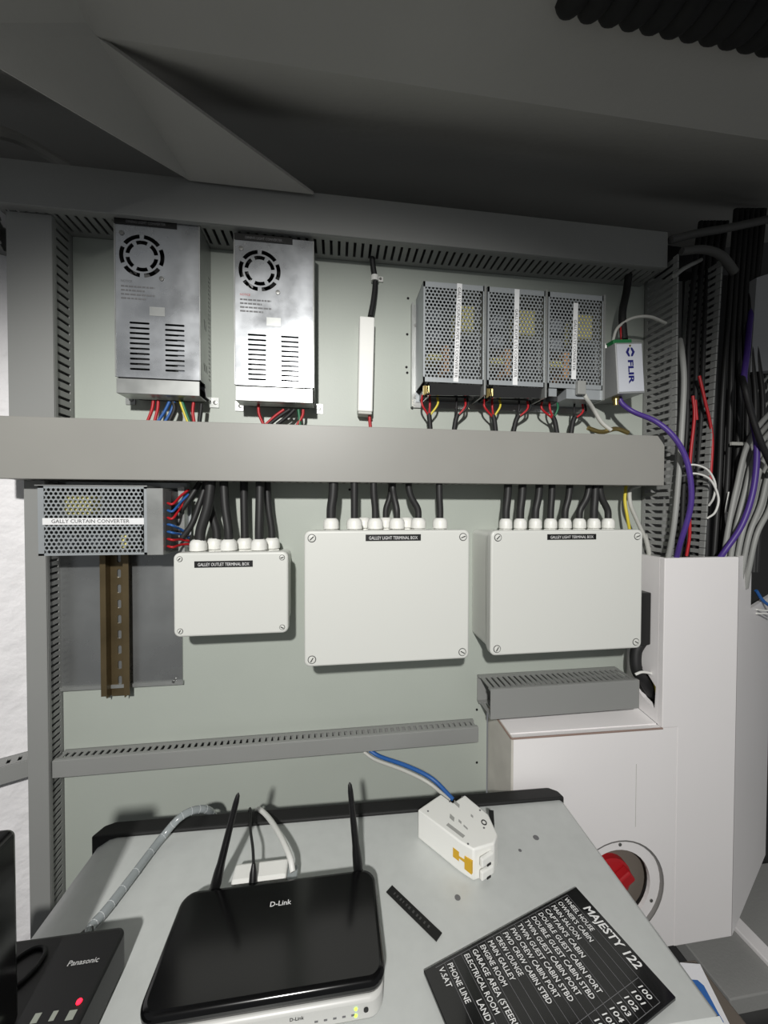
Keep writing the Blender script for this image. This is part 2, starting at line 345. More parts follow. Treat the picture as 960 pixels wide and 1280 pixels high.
# ================================================================ big fan converters
def fan_converter(px0, label, red, wires):
    x0, x1, z0, z1 = px0; w_ = x1-x0; D_ = .05; zc = z0+.024
    t = thing('fan_converter', ((x0+x1)/2, -D_/2, z0), label, 'power supply', 'tall fan-cooled converters')
    # case: back pan with side walls, pierced on the right
    mb = MB().box(x0, x1, -.002, -.0003, z0+.006, z1).box(x0, x0+.0015, -D_+.002, -.002, zc, z1).box(x0, x1, -D_+.002, -.002, z1-.0015, z1)
    holes = []
    for i in range(26):
        for j in range(2): 
            vz = zc+.012+i*.0065; holes.append(rrect(.006+j*.004, .0085+j*.004, vz, vz+.0035, .0008, 2))
    for i in range(3): holes.append([(.018+i*.006, zc+.02), (.0205+i*.006, zc+.02), (.0235+i*.006, zc+.032), (.021+i*.006, zc+.032)])
    for i in range(2): holes.append([(.022+i*.006, zc+.085), (.0245+i*.006, zc+.085), (.0275+i*.006, zc+.10), (.025+i*.006, zc+.10)])
    cutplate([(.002, z0+.006), (.002, z1), (D_-.002, z1), (D_-.002, zc), (.03, zc), (.022, z0+.006)], holes, .0015, lambda u, v, k: Vector((x1-k, -u, v)), mb)
    mb.build('case', M_STEEL, t)
    # front cover with fan grille and vents
    fx, fz = x0+w_*.315, z1-.052; holes = []
    for i in range(6):
        holes.append(arcslot(fx, fz, .0253, .0312, 60*i+36, 60*i+84)); holes.append(arcslot(fx, fz, .0170, .0226, 60*i+8, 60*i+52))
    for cx in (x0+w_*.28, x0+w_*.695):
        for i in range(10):
            vz = z1-.219+i*.0075; holes.append(rrect(cx-.0137, cx+.0137, vz, vz+.003, .0012, 2))
    cov = cutplate([(x0-.0008, zc), (x1+.0008, zc), (x1+.0008, z1), (x0-.0008, z1)], holes, .0012, lambda u, v, k: Vector((u, -D_+.0012-k, v)))
    cov = cov.build('front_cover', M_ALU, t)
    for xx in (x0-.0008, x1-.0012): MB().box(xx, xx+.002, -D_-.0008, -D_+.001, zc, z1).build('cover_edge', M_STEEL, t, bevel=.0004, seg=1)
    for sx, sz in ((-.027, .031), (.027, -.031)):
        sc = MB().lathe((fx+sx, -D_-.0002, fz+sz), (0, -1, 0), [(0, .0035), (.0012, .0033), (.0014, .001)], 12).build('screw', M_SCREW, t, smooth_angle=40)
    # fan behind the grille
    mb = MB().cyl((fx, -D_+.010, fz), (fx, -D_+.016, fz), .014, 20)
    for i in range(7):
        an = 2*pi*i/7; c_, s_ = cos(an), sin(an)
        mb.prism([(fx+c_*.011, -D_+.012, fz+s_*.011), (fx+c_*.031, -D_+.012, fz+s_*.031), (fx+cos(an+.6)*.031, -D_+.016, fz+sin(an+.6)*.031), (fx+cos(an+.4)*.011, -D_+.016, fz+sin(an+.4)*.011)], (0, .001, 0))
    mb.build('fan', M_SATIN, t)
    MB().box(x0+.006, x1-.006, -.006, -.004, zc+.005, z1-.006).build('circuit_board', M_PCB, t)
    MB().box(x0+.02, x0+.05, -.034, -.006, zc+.02, zc+.06).build('transformer', M_SATIN, t, bevel=.002)
    for i in range(3): MB().cyl((x1-.03, -.006, zc+.022+i*.022), (x1-.03, -.034, zc+.022+i*.022), .009, 16).build('capacitor', M_CAP, t)
    # terminal cover and tabs
    mb = MB().box(x0+.001, x1-.001, -D_-.001, -D_+.0004, z0, zc-.002).box(x0+.001, x1-.001, -D_, -.02, z0, z0+.0012)
    mb.build('terminal_cover', M_STEEL, t, bevel=.0006, seg=1)
    MB().box(x0+.01, x1-.01, -.03, -.004, z0+.003, zc-.004).build('terminal_block', M_SATIN, t)
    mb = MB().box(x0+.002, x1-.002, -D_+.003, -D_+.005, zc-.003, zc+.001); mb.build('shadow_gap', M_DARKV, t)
    for xx in (x1-.002, x0-.012):
        tb = MB().box(xx, xx+.014, -.0022, -.0004, z0-.004, z0+.012).build('mounting_tab', M_STEEL, t)
        MB().lathe((xx+.0085, -.0021, z0+.004), (0, -1, 0), [(0, .0035), (.0014, .0032), (.0018, .001)], 12).build('screw', M_SCREW, tb, smooth_angle=40)
    # black name strip and print
    lb = MB().box(x0, x0+w_*.73, -D_-.0012, -D_-.0001, z1-.0085, z1+.001).build('name_strip', M_LABELB, t)
    text('DINING LIGHT CONVERTER', frame((x0+w_*.37, -D_-.0013, z1-.006), (1, 0, 0), (0, 0, 1)), .0038, w_*.46, M_INKG, lb, bold=.01)
    text('NOTICE', frame((x0+w_*.07, -D_-.0002, z1-.0915), (1, 0, 0), (0, 0, 1)), .0032, .015, M_INKR if red else M_INKG, t, 'L')
    mb = MB()
    for i, wd in enumerate((.046, .032, .046, .034)):
        u = 0
        while u < wd:
            l = random.uniform(.003, .008); mb.box(x0+w_*.07+u, x0+w_*.07+min(u+l, wd), -D_-.0003, -D_-.0001, z1-.0985-i*.0058, z1-.0962-i*.0058); u += l+.001
    mb.build('fine_print', M_INKG, t)
    st = MB().box(x0+w_*.40, x0+w_*.58, -D_-.0004, -D_-.0001, zc+.092, zc+.105).build('small_sticker', M_STEEL, t)
    for i, (wp, m, nm) in enumerate(wires):
        cable('wire', pc(wp, -.03), .0023 if m is not M_SLEEVE else .003, m, f'{nm} wire under the {"fan converter beside the white driver stick" if red else "fan converter beside the vertical duct"}', 'wire',
              f'{nm} wires under the {"second" if red else "first"} fan converter')
fan_converter((-.3195, -.202, 1.664, 1.918), 'tall dull aluminium fan converter next to the vertical duct at the hull wall', False,
    [([(192, 500), (190, 512), (184, 528)], M_RED, 'red'), ([(198, 500), (197, 512), (193, 528)], M_RED, 'red'), ([(212, 502), (206, 514), (197, 528)], M_BLUE, 'blue'),
     ([(218, 502), (214, 514), (206, 528)], M_BLUE, 'blue'), ([(216, 501), (218, 512), (211, 528)], M_SLEEVE, 'black'), ([(225, 500), (229, 512), (236, 530)], M_YEL, 'yellow'),
     ([(227, 500), (232, 514), (238, 530)], M_GREEN, 'green'), ([(242, 503), (241, 515), (243, 530)], M_RED, 'red'), ([(252, 505), (251, 515), (249, 530)], M_SLEEVE, 'black')])
fan_converter((-.1525, -.034, 1.660, 1.911), 'tall bright aluminium fan converter with red notice next to the white driver stick', True,
    [([(323, 506), (324, 518), (330, 532)], M_RED, 'red'), ([(355, 512), (344, 520), (332, 531)], M_RED, 'red'), ([(362, 512), (350, 520), (336, 531)], M_SLEEVE, 'black'),
     ([(368, 512), (360, 520), (346, 531)], M_SLEEVE, 'black'), ([(373, 512), (374, 520), (375, 532)], M_GREEN, 'green'), ([(379, 512), (378, 520), (371, 532)], M_RED, 'red')])

# ================================================================ white driver stick
p0 = A(447, 393, -.03); p1 = A(469, 517, -.03)
t = thing('driver_stick', (A(458, 517, -.02).x, -.015, p1.z), 'long white rectangular driver stick hanging on the panel between converters', 'led driver')
Mt = Matrix.Translation((A(458, 455, -.03).x, -.014, (p0.z+p1.z)/2)) @ Matrix.Rotation(radians(1.2), 4, 'Y')
hh = (p0.z-p1.z)/2
MB().box(-.0125, .0125, -.012, .0135, -hh+.004, hh).build('housing', M_WHITE, t, bevel=.002, M=Mt)
MB().box(-.0115, .0115, -.011, .0125, -hh, -hh+.004).build('end_cap', M_LGREY, t, bevel=.001, M=Mt)
cable('driver_cable', pc([(463, 296, -.02), (466, 330, -.012), (469, 352, -.007), (467, 375, -.01), (463, 396, -.014)], 0), .0048, M_SLEEVE, 'black cable from the top duct down to the white driver stick')
cp = thing('cable_clip', A(474, 350), 'small white clip holding the black cable above the driver stick', 'cable clip')
MB().lathe(A(468.5, 345, -.007), (0, 0, -1), [(0, .0065), (.009, .0065)], 14).build('loop', M_WHITE, cp)
c0 = A(476, 350); mb = MB().box(c0.x-.009, c0.x+.004, -.003, -.0004, c0.z-.0045, c0.z+.0045); mb.build('foot', M_WHITE, cp, bevel=.001)
MB().cyl(c0+Vector((-.001, -.0031, 0)), c0+Vector((-.001, -.0042, 0)), .0022, 10).build('screw', M_SCREW, cp)
cable('wire', pc([(463, 514), (462, 522), (463, 534)], -.014), .0028, M_RED, 'red wire leaving the bottom of the white driver stick', 'wire')

# ================================================================ perforated converters
def perforated(mb, u0, u1, v0, v1, fn, p=.0062, r=.00245, t=.001):
    R = p/math.sqrt(3); rows = int((v1-v0-p)/(p*.866)); cols = int((u1-u0)/p)
    du = (u1-u0-(cols-.5)*p)/2; 
    for j in range(rows+1):
        for i in range(cols):
            cx = u0+p*.5+i*p+(p/2 if j % 2 else 0)-p*.25+du*0; cy = v0+p*.55+j*(v1-v0-1.1*p)/rows
            if cx+p/2 > u1+.0015: continue
            o = [(cx+R*1.02*cos(radians(30+60*k)), cy+R*1.02*sin(radians(30+60*k))) for k in range(6)]
            q_ = [(cx+r*cos(radians(30+60*k)), cy+r*sin(radians(30+60*k))) for k in range(6)]
            vs = [fn(*a_, 0) for a_ in o]+[fn(*a_, 0) for a_ in q_]+[fn(*a_, t) for a_ in q_]
            mb.add(vs, [(k, (k+1) % 6, (k+1) % 6+6, k+6) for k in range(6)]+[(k+6, (k+1) % 6+6, (k+1) % 6+12, k+12) for k in range(6)])
def innards(t, fnb, W, H):
    """board and components; fnb(u0,u1,v0,v1,n0,n1) -> MB box"""
    fnb(.002, W-.002, .002, H-.002, 0, .002).build('circuit_board', M_PCB, t)
    fnb(W*.60, W*.86, H*.56, H*.82, .004, .044).build('transformer', M_TRAFO, t, bevel=.002)
    fnb(W*.62, W*.96, H*.50, H*.525, .002, .042).build('heat_sink', M_STEEL, t)
    fnb(W*.93, W*.955, H*.2, H*.56, .002, .042).build('heat_sink', M_STEEL, t)
    fnb(W*.10, W*.32, H*.24, H*.31, .004, .045).build('relay', M_TRAFO, t, bevel=.001)
    fnb(W*.36, W*.46, H*.12, H*.42, .004, .042).build('coil', M_RES, t, bevel=.002)
    for k in range(2):
        fnb(W*.12, W*.34, H*(.42+.20*k), H*(.56+.20*k), .004, .042).build('capacitor', M_CAP, t, bevel=.004)
def perf_converter(x0, x1, z0, z1, label, txt, strip, tz, tcw=None):
    D_ = .06; W = x1-x0; H = z1-z0
    t = thing('perforated_converter', ((x0+x1)/2, -D_/2, z0-.02), label, 'power supply', 'perforated zinc converters in a row')
    mb = MB().box(x0, x1, -.006, -.0045, z0-.018, z1).box(x0, x0+.0012, -D_, -.006, z0, z1).box(x1-.0012, x1, -D_, -.006, z0, z1).box(x0, x1, -D_, -.006, z1-.0012, z1)
    mb.build('case', M_PERF, t)
    MB().box(x1-.0016, x1+.0014, -D_-.003, -.0045, z0-.018, z1+.001).build('side_flange', M_STEEL, t)
    mb = MB(); perforated(mb, x0+.002, x1-.002, z0+.006, z1-.006, lambda u, v, k: Vector((u, -D_+k, v)))
    fr = -D_-.0002
    for b_ in ((x0, x1, z0, z0+.0075), (x0, x1, z1-.0085, z1), (x0, x0+.003, z0, z1), (x1-.003, x1, z0, z1)): mb.box(b_[0], b_[1], fr, fr+.0012, b_[2], b_[3])
    mb.build('perforated_cover', M_PERF, t)
    innards(t, lambda a_, b_, c_, d_, e_, f_: MB().box(x0+a_, x0+b_, -.008-e_, -.008-f_, z0+c_, z0+d_), W, H)
    # label strip, slightly askew
    Ms = Matrix.Translation((x0+W*strip[0], fr-.0003, (z0+z1)/2+strip[1])) @ Matrix.Rotation(radians(strip[2]), 4, 'Y')
    lb = MB().box(-.0042, .0042, -.0003, .0002, -strip[3]/2, strip[3]/2).build('label_strip', M_LABELW, t, M=Ms)
    text(txt, Ms @ frame((-.0025, -.0005, strip[4]), (0, 0, -1), (1, 0, 0)), .0050, tz, M_INKB, lb)
    # clear terminal cover below
    MB().box(x0+.006, x1-.006, -.034, -.008, z0-.016, z0-.004).build('terminal_block', M_SATIN, t, bevel=.001)
    if tcw is None:
        mb = MB().prism([(x0+.012, -D_+.002, z0-.001), (x1-.004, -D_+.002, z0-.001), (x1-.004, -D_+.006, z0-.017), (x0+.008, -D_+.006, z0-.020)], (0, .0012, 0))
        mb.box(x0+.010, x0+.013, -D_+.0, -.02, z0-.021, z0); mb.build('terminal_cover', mat('clear_smoke', (40, 40, 40), .06, coat=1), t)
        for k in range(2): MB().box(x0+.003+k*.003, x0+.006+k*.003, -.052, -.046, z0-.018+k*.002, z0-.004).build('terminal_tab', M_BRASS, t)
    else:
        mb = MB().box(x0+.004, x0+.018, -D_+.002, -D_+.004, z0-.014, z0-.001).box(x0+.035, x1, -D_+.001, -.01, z0-.017, z0-.0005)
        mb.build('terminal_cover', M_PERF, t)
    return t
CZ0, CZ1 = 1.699, 1.858
MB0 = thing('mounting_plate', (.30, -.003, 1.672), 'flat steel mounting plate behind the three perforated converters', 'plate')
px_ = A(514, 370, -.004).x
MB().box(px_, .462, -.0042, -.0005, 1.672, 1.850).build('plate', M_STEEL, MB0)
MB().box(px_, px_+.0025, -.012, -.004, 1.672, 1.850).build('lip', M_STEEL, MB0)
for zz in (1.69, 1.815): MB().cyl((px_+.008, -.0042, zz), (px_+.008, -.0056, zz), .003, 10).build('screw', M_SCREW, MB0)
perf_converter(.139, .2415, CZ0, CZ1, 'perforated converter with slanting label strip, next to the bare flange of the mounting plate', 'GALLY COUNTAR ROPE LTS CONVERTER', (.555, .001, 2.0, .158, 0), .145)
perf_converter(.2465, .348, CZ0, CZ1, 'perforated converter in the middle of the row with full-length label strip', 'GALLY C.ROPE LTS CONVERTER', (.485, 0, .8, .157, -.01), .112)
perf_converter(.3525, .454, CZ0, CZ1, 'perforated converter beside the small white module, with short label strip', 'GALLY C.LTS CONVERTER', (.475, .0, 1.2, .128, -.007), .085, tcw=1)
bundles = [((534, 502), (538, 534), 'r', 'y'), ((577, 505), (567, 536), 'k', 'r'), ((612, 505), (620, 538), 'r', 'y'), ((655, 508), (641, 538), 'k', 'r'), ((684, 508), (697, 541), 'r', 'g'), ((724, 512), (713, 541), 'k', 'r')]
CM = {'r': (M_RED, 'red'), 'y': (M_YEL, 'yellow'), 'k': (M_SLEEVE, 'black'), 'g': (M_GREEN, 'green')}
for i, (a_, b_, c1, c2) in enumerate(bundles):
    cv = ('slanting-strip', 'middle', 'short-strip')[i//2]
    jx = (a_[0]+b_[0])/2; jy = 517+i*.8
    cable('sleeved_cable', pc([(jx, jy), ((jx+b_[0])/2, jy+8), (b_[0], b_[1]+6)], -.03), .0042, M_SLEEVE, f'black sleeved cable below the {cv} perforated converter', 'cable', 'sleeved cables under perforated converters')
    for k, cc in enumerate((c1, c2, c1)):
        m, nm = CM[cc]; ox = (-6, 0, 7)[k]+(4 if c1 == 'k' and k == 1 else 0)
        if c1 != 'k' and k == 1: ox = 12
        if c1 != 'k' and k == 2: ox = 3; m, nm = M_RED, 'red'
        cable('wire', pc([(a_[0]+ox, a_[1]-8, -.03), (a_[0]+ox*1.1, a_[1]+3, -.034), (jx+ox*.15, jy+2, -.031)], 0), .0018, m, f'thin {nm} wire at the terminals of the {cv} perforated converter', 'wire', f'wires under perforated converters')
cable('sense_cable', pc([(727, 486, -.058), (733, 498, -.06), (742, 512, -.05), (752, 528, -.05), (764, 538, -.055)], 0), .0034, M_LGREY, 'light grey cable hanging from the short-strip perforated converter')
tag(MB().box(A(720, 480, -.062).x, A(730, 480, -.062).x, -.068, -.06, A(724, 494, -.062).z, A(724, 477, -.062).z).build('cable_tie_mount', M_GREY, bevel=.001), 'grey cable tie mount stuck under the short-strip perforated converter', 'cable mount')
mb = MB().tube(pc([(735, 535), (752, 540), (770, 536), (785, 541)], -.05), .004, 8)
tag(mb.build('bare_shield', M_BRASS), 'frayed bare brass shield lying on top of the middle trunking', 'cable shield')

# ================================================================ small white module with printed maker's mark
fx0, fx1, fz0, fz1 = A(771, 432, -.07).x, A(805, 428, -.07).x, 1.692, 1.778
t = thing('camera_module', ((fx0+fx1)/2, -.035, fz0), 'small pale box with blue lettering between converters and finger duct', 'module')
mc = Vector(((fx0+fx1)/2, 0, (fz0+fz1)/2)); MR = Matrix.Translation(mc) @ Matrix.Rotation(radians(-4.5), 4, 'Y') @ Matrix.Translation(-mc)
MB().box(fx0, fx1, -.07, -.0005, fz0, fz1).build('housing', mat('module_grey', (168, 170, 170), .4, metal=.3), t, bevel=.0012, M=MR)
lb = MB().box(fx0+.002, fx1-.002, -.0708, -.07, fz0+.003, fz1-.003).build('front_label', mat('label_silver', (205, 208, 216), .4), t, M=MR)
xc = (fx0+fx1)/2+.001
text('FLIR', MR @ frame((xc-.005, -.0711, fz0+.036), (0, 0, -1), (1, 0, 0)), .0095, .040, M_INKN, lb, bold=.035)
mb = MB(); ctr = Vector((xc, -.0711, fz1-.0165))
for sg in (-1, 1):
    half = [(.0085, 0), (.0040, .0074), (.0009, .0074), (.0014, .0042), (.0036, 0), (.0014, -.0042), (.0009, -.0074), (.0040, -.0074)]
    pts = [ctr+Vector((u*sg, 0, v)) for u, v in half]
    mb.add(pts, [(0, 1, 2, 3, 4), (0, 4, 5, 6, 7)] if sg < 0 else [(4, 3, 2, 1, 0), (7, 6, 5, 4, 0)])
mb.build('emblem', M_INKN, lb, M=MR)
MB().cyl((xc, -.0709, fz1-.006), (xc, -.0716, fz1-.006), .0018, 10).build('screw', M_BRASS, t, M=MR)
MB().box(fx0+.004, fx1-.012, -.062, -.042, fz1, fz1+.009).build('terminal_block', mat('terminal_green', (40, 120, 70), .5), t, bevel=.001, M=MR)
MB().lathe((fx0+.012, -.05, fz0), (0, 0, -1), [(0, .006), (.006, .006), (.006, .0045), (.014, .0045)], 14).build('coax_socket', M_BRASS, t, smooth_angle=40, M=MR)
MB().lathe((fx0+.002, -.045, fz1), (0, 0, 1), [(0, .004), (.005, .004), (.005, .002), (.009, .002)], 10).build('earth_stud', M_SCREW, t, M=MR)
cable('module_feed', pc([(786, 342, -.03), (783, 365, -.03), (778, 392, -.045), (780, 425, -.053)], 0), .0062, M_SLEEVE, 'black sleeved cable from top duct down into the small white module')
for k in range(2): cable('wire', pc([(776+k*5, 405, -.05), (776+k*5, 415, -.052), (777+k*5, 426, -.053)], 0), .0016, M_RED, 'thin red wire entering the green terminal of the white module', 'wire', 'red wires on the white module')
cable('earth_wire', pc([(766, 426, -.045), (772, 410, -.05), (790, 398, -.055), (812, 396, -.06), (832, 404, -.055)], 0), .0026, M_LGREY, 'light grey looped earth wire between white module and finger duct')
cable('purple_cable', pc([(774, 497, -.05), (778, 505, -.052), (792, 515, -.06), (820, 527, -.085), (843, 547, -.10), (858, 575, -.105), (864, 610, -.105), (862, 640, -.10), (850, 680, -.085), (842, 712, -.06)], 0), .0042, M_PURP, 'purple coax cable arcing from white module across the trunking end into the column')

# ================================================================ horizontal perforated converter
x0, x1, z0, z1 = -.416, -.273, 1.4275, 1.5265
t = thing('perforated_converter', ((x0+x1)/2, -.03, z0), 'perforated converter mounted sideways above the bronze rail', 'power supply')
xe = A(205, 650, -.06).x; D_ = .062; H = z1-z0; W = x1-x0
mb = MB().box(x0, xe+.02, -.012, -.010, z0, z1).box(x0, x0+.0012, -D_, -.01, z0, z1).box(x0, x1, -D_, -.01, z0, z0+.0012).box(x0, x1, -D_, -.01, z1-.0012, z1)
mb.box(x0+.01, xe+.018, -.022, -.010, z1, z1+.008); mb.build('case', M_PERF, t)
MB().box(x0-.003, x1+.001, -D_-.0015, -.012, z1, z1+.0015).build('side_flange', M_STEEL, t)
mb = MB(); perforated(mb, x0+.006, x1-.002, z0+.002, z1-.002, lambda u, v, k: Vector((u, -D_+k, v)))
for b_ in ((x0, x1, z0, z0+.003), (x0, x1, z1-.003, z1), (x0, x0+.0075, z0, z1), (x1-.004, x1, z0, z1)): mb.box(b_[0], b_[1], -D_-.0002, -D_+.001, b_[2], b_[3])
mb.build('perforated_cover', M_PERF, t)
def fb(a_, b_, c_, d_, e_, f_): return MB().box(x0+a_, x0+b_, -.014-e_, -.014-f_, z0+c_, z0+d_)
fb(.002, W-.002, .002, H-.002, 0, .002).build('circuit_board', M_PCB, t)
fb(.030, .066, .058, .086, .004, .043).build('transformer', M_TRAFO, t, bevel=.002)
fb(.078, .081, .055, .095, .002, .042).build('heat_sink', M_STEEL, t)
for k in range(3): fb(.026+k*.035, .044+k*.035, .010, .03, .004, .042).build('capacitor', M_CAP, t, bevel=.004)
fb(.106, .113, .01, .028, .004, .044).build('relay', M_TRAFO, t); fb(.132, .14, .01, .026, .004, .03).build('coil', M_CAP, t)
lb = MB().box(x0+.006, x1-.004, -D_-.0007, -D_-.0002, z0+.044, z0+.0535).build('label_strip', M_LABELW, t)
text('GALLY CURTAIN CONVERTER', frame((x0+W*.48, -D_-.0009, z0+.0465), (1, 0, 0), (0, 0, 1)), .0052, .102, M_INKB, lb)
MB().box(x1, xe, -D_-.001, -.012, z0-.001, z1-.002).build('end_cover', M_STEEL, t, bevel=.0006, seg=1)
xt = A(222, 650, -.05).x
MB().box(xe, xe+.008, -.055, -.012, z0+.004, z1-.006).build('terminal_block', M_SATIN, t)
MB().box(xt-.007, xt+.002, -.03, -.010, z0-.002, z1+.002).build('end_bracket', M_STEEL, t)
for i in range(7):
    m, nm = ((M_RED, 'red'), (M_BLUE, 'blue'), (M_RED, 'red'), (M_BLUE, 'blue'), (M_BLUE, 'blue'), (M_RED, 'red'), (M_RED, 'red'))[i]
    y_ = 628+i*9; zt = (612+i*6, 618, 622, 668, 672, 676, 680)[i]
    cable('wire', pc([(208, y_, -.052), (216, y_+2, -.056), (226, (y_+zt)/2, -.04), (236, zt, -.03)], 0), .0019, m, f'thin {nm} wire at the end terminals of the sideways perforated converter', 'wire', 'wires on the sideways converter')
cable('sleeved_cable', pc([(225, 640, -.035), (236, 625, -.035), (250, 603, -.03)], 0), .0042, M_BLACK, 'black cable leaving the sideways converter terminals steeply up into trunking')
cable('sleeved_cable', pc([(228, 672, -.038), (240, 655, -.037), (250, 628, -.034), (258, 603, -.03)], 0), .0046, M_BLACK, 'thicker black cable from the lower sideways converter terminals up into trunking')
# plate and rail
t = thing('backing_plate', (-.343, -.002, 1.206), 'scratched bare aluminium plate behind the bronze rail', 'plate')
MB().box(-.438, -.249, -.003, -.0004, 1.209, 1.536).build('sheet', M_PLATE, t)
MB().box(-.438, -.247, -.0065, -.003, 1.207, 1.2125).build('lower_rim', M_STEEL, t)
for x, y in ((70, 851), (217, 852)): p = A(x, y, -.0065); MB().cyl(p, p+Vector((0, -.0012, 0)), .0022, 8).build('rivet', M_SCREW, t)
rx0, rx1 = A(124, 780, -.02).x, A(160, 780, -.02).x; rz0, rz1 = 1.2, 1.43; rw = rx1-rx0
t = thing('din_rail', ((rx0+rx1)/2, -.01, rz0), 'slotted bronze coloured DIN rail standing on the aluminium plate', 'mounting rail')
mb = MB().box(rx0, rx0+rw*.2, -.0175, -.016, rz0, rz1).box(rx1-rw*.2, rx1, -.0175, -.016, rz0, rz1)
mb.box(rx0+rw*.2-.0012, rx0+rw*.2, -.016, -.0035, rz0-.004, rz1).box(rx1-rw*.2, rx1-rw*.2+.0012, -.016, -.0035, rz0-.004, rz1)
hl = [rrect((rx0+rx1)/2-.0028, (rx0+rx1)/2+.0028, zz, zz+.014, .0026, 3) for zz in [rz0+.012+i*.0245 for i in range(9)]]
cutplate([(rx0+rw*.2, rz0-.006), (rx1-rw*.2, rz0-.006), (rx1-rw*.2, rz1), (rx0+rw*.2, rz1)], hl, .0012, lambda u, v, k: Vector((u, -.0035-k, v)), mb)
mb.build('rail', M_RAIL, t)

# ================================================================ terminal boxes
def gland(t, p, r=.0105, hx=True):
    g = MB().lathe(p, (0, 0, 1), [(0, r*.95), (.004, r*.95), (.0045, r*.8), (.0055, r*.8)], 6 if hx else 14).build('gland_base', M_GLAND, t)
    MB().lathe(p+Vector((0, 0, .0055)), (0, 0, 1), [(0, r), (.010, r*.98), (.014, r*.86), (.0165, r*.62)], 14).build('gland_nut', M_GLAND, g, smooth_angle=35)
ORD = ['first', 'second', 'third', 'fourth', 'fifth', 'sixth', 'seventh', 'eighth', 'ninth']
def term_box(x0, x1, z0, z1, dep, label, txt, lx, glands, r, slot, sc, base_in=.004, cabs=(), cgroup='', clabel=''):
    t = thing('terminal_box', ((x0+x1)/2, -dep/2, z0), label, 'terminal box')
    P = [Vector((u, -.0004, v)) for u, v in rrect(x0+base_in, x1-base_in, z0+base_in, z1-base_in, .008)]
    MB().prism(P, (0, -dep+.022, 0)).build('base', M_BOX, t, bevel=.001, smooth_angle=40)
    P = [Vector((u, -dep+.0225, v)) for u, v in rrect(x0+.0015, x1-.0015, z0+.0015, z1-.0015, .009)]
    MB().prism(P, (0, -.004, 0)).build('seal_rim', M_BOX, t, bevel=.0015, smooth_angle=40)
    hs = [(x0+sc, z0+sc), (x1-sc, z0+sc), (x0+sc, z1-sc), (x1-sc, z1-sc)]
    P = [Vector((u, -dep+.017, v)) for u, v in rrect(x0, x1, z0, z1, .009)]
    lid = MB().prism(P, (0, -.017, 0)).build('lid', M_BOX, t, bevel=.003, seg=3, smooth_angle=40)
    for i, (u, v) in enumerate(hs):
        MB().lathe((u, -dep+.0004, v), (0, -1, 0), [(0, slot), (.0007, slot), (.0008, slot*.86)], 18).build('screw_recess', M_DARKGREY, lid, smooth_angle=40)
        s_ = MB().lathe((u, -dep-.0003, v), (0, -1, 0), [(0, slot*.84), (.001, slot*.8), (.0012, slot*.7)], 18).build('screw', M_BOX, lid, smooth_angle=40)
        an = radians((60, 150, 45, 20)[i]); e = Vector((cos(an), 0, sin(an))); f_ = Vector((-sin(an), 0, cos(an)))
        c_ = Vector((u, -dep-.0017, v)); l = slot*.6
        MB().prism([c_-e*l-f_*.0007, c_+e*l-f_*.0007, c_+e*l+f_*.0007, c_-e*l+f_*.0007], (0, .0006, 0)).build('screw_slot', M_DARKV, lid)
    lb = MB().box(lx[0], lx[1], -dep-.0006, -dep-.0001, lx[2], lx[3]).build('name_strip', M_LABELB, t)
    text(txt, frame(((lx[0]+lx[1])/2, -dep-.0008, (lx[2]+lx[3])/2-(lx[3]-lx[2])*.27), (1, 0, 0), (0, 0, 1)), (lx[3]-lx[2])*.5, (lx[1]-lx[0])*.88, M_INKW, lb, bold=0)
    for gx, gy, Y in glands:
        p = A(gx, gy, Y); p.z = z1-base_in-.0005; gland(t, p, r)
    for ci, (gx, Y, top, rr) in enumerate(cabs):
        p = A(gx, 660, Y); p.z = z1+.014
        tp = A(top[0], 603, top[1] if len(top) > 1 else Y); tp.z = TR0+.012
        mid = (p+tp)/2; mid.x += (tp.x-p.x)*.22
        cable('gland_cable', [p, p+Vector(((tp.x-p.x)*.08, 0, .018)), mid, tp-Vector((0, 0, .02)), tp], rr, M_BLACK, clabel % ORD[ci], 'cable', cgroup)
term_box(-.2345, -.071, 1.306, 1.430, .07, 'small white terminal box with six glands beside the aluminium plate', 'GALLEY OUTLET TERMINAL BOX',
    (A(243, 705, -.07).x, A(316, 705, -.07).x, A(280, 709, -.07).z, A(280, 701, -.07).z), [(248, 690, -.048), (268, 690, -.028), (286, 690, -.048), (306, 690, -.028), (324, 690, -.048), (340, 690, -.028)],
    .0125, .0042, .009, cabs=[(250, -.048, (263,), .0075), (271, -.028, (259, -.03), .0066), (286, -.048, (280, -.045), .0064), (306, -.028, (305,), .0062), (324, -.048, (325, -.045), .0066), (340, -.028, (334,), .0058)],
    cgroup='cables into the small terminal box', clabel='%s black cable from the aluminium plate rising out of the small terminal box')
term_box(-.0455, .2075, 1.2605, 1.4625, .09, 'large white terminal box in the middle, its lid lettered under empty and filled glands', 'GALLEY LIGHT TERMINAL BOX',
    (A(457, 672, -.09).x, A(526, 672, -.09).x, A(490, 676, -.09).z, A(490, 668, -.09).z), [(414, 660, -.058), (443, 660, -.062), (469, 660, -.062), (496, 660, -.062), (523, 660, -.052), (550, 660, -.058), (455, 660, -.03), (482, 660, -.03), (508, 660, -.03)],
    .0125, .0062, .011, cabs=[(414, -.058, (417,), .0075), (443, -.062, (443,), .0058), (469, -.062, (467,), .0055), (482, -.03, (489, -.03), .0052), (496, -.062, (491, -.05), .0055), (523, -.052, (511,), .0055), (550, -.058, (549,), .0055)],
    cgroup='cables into the middle terminal box', clabel='%s black cable from the small box side rising out of the middle terminal box')
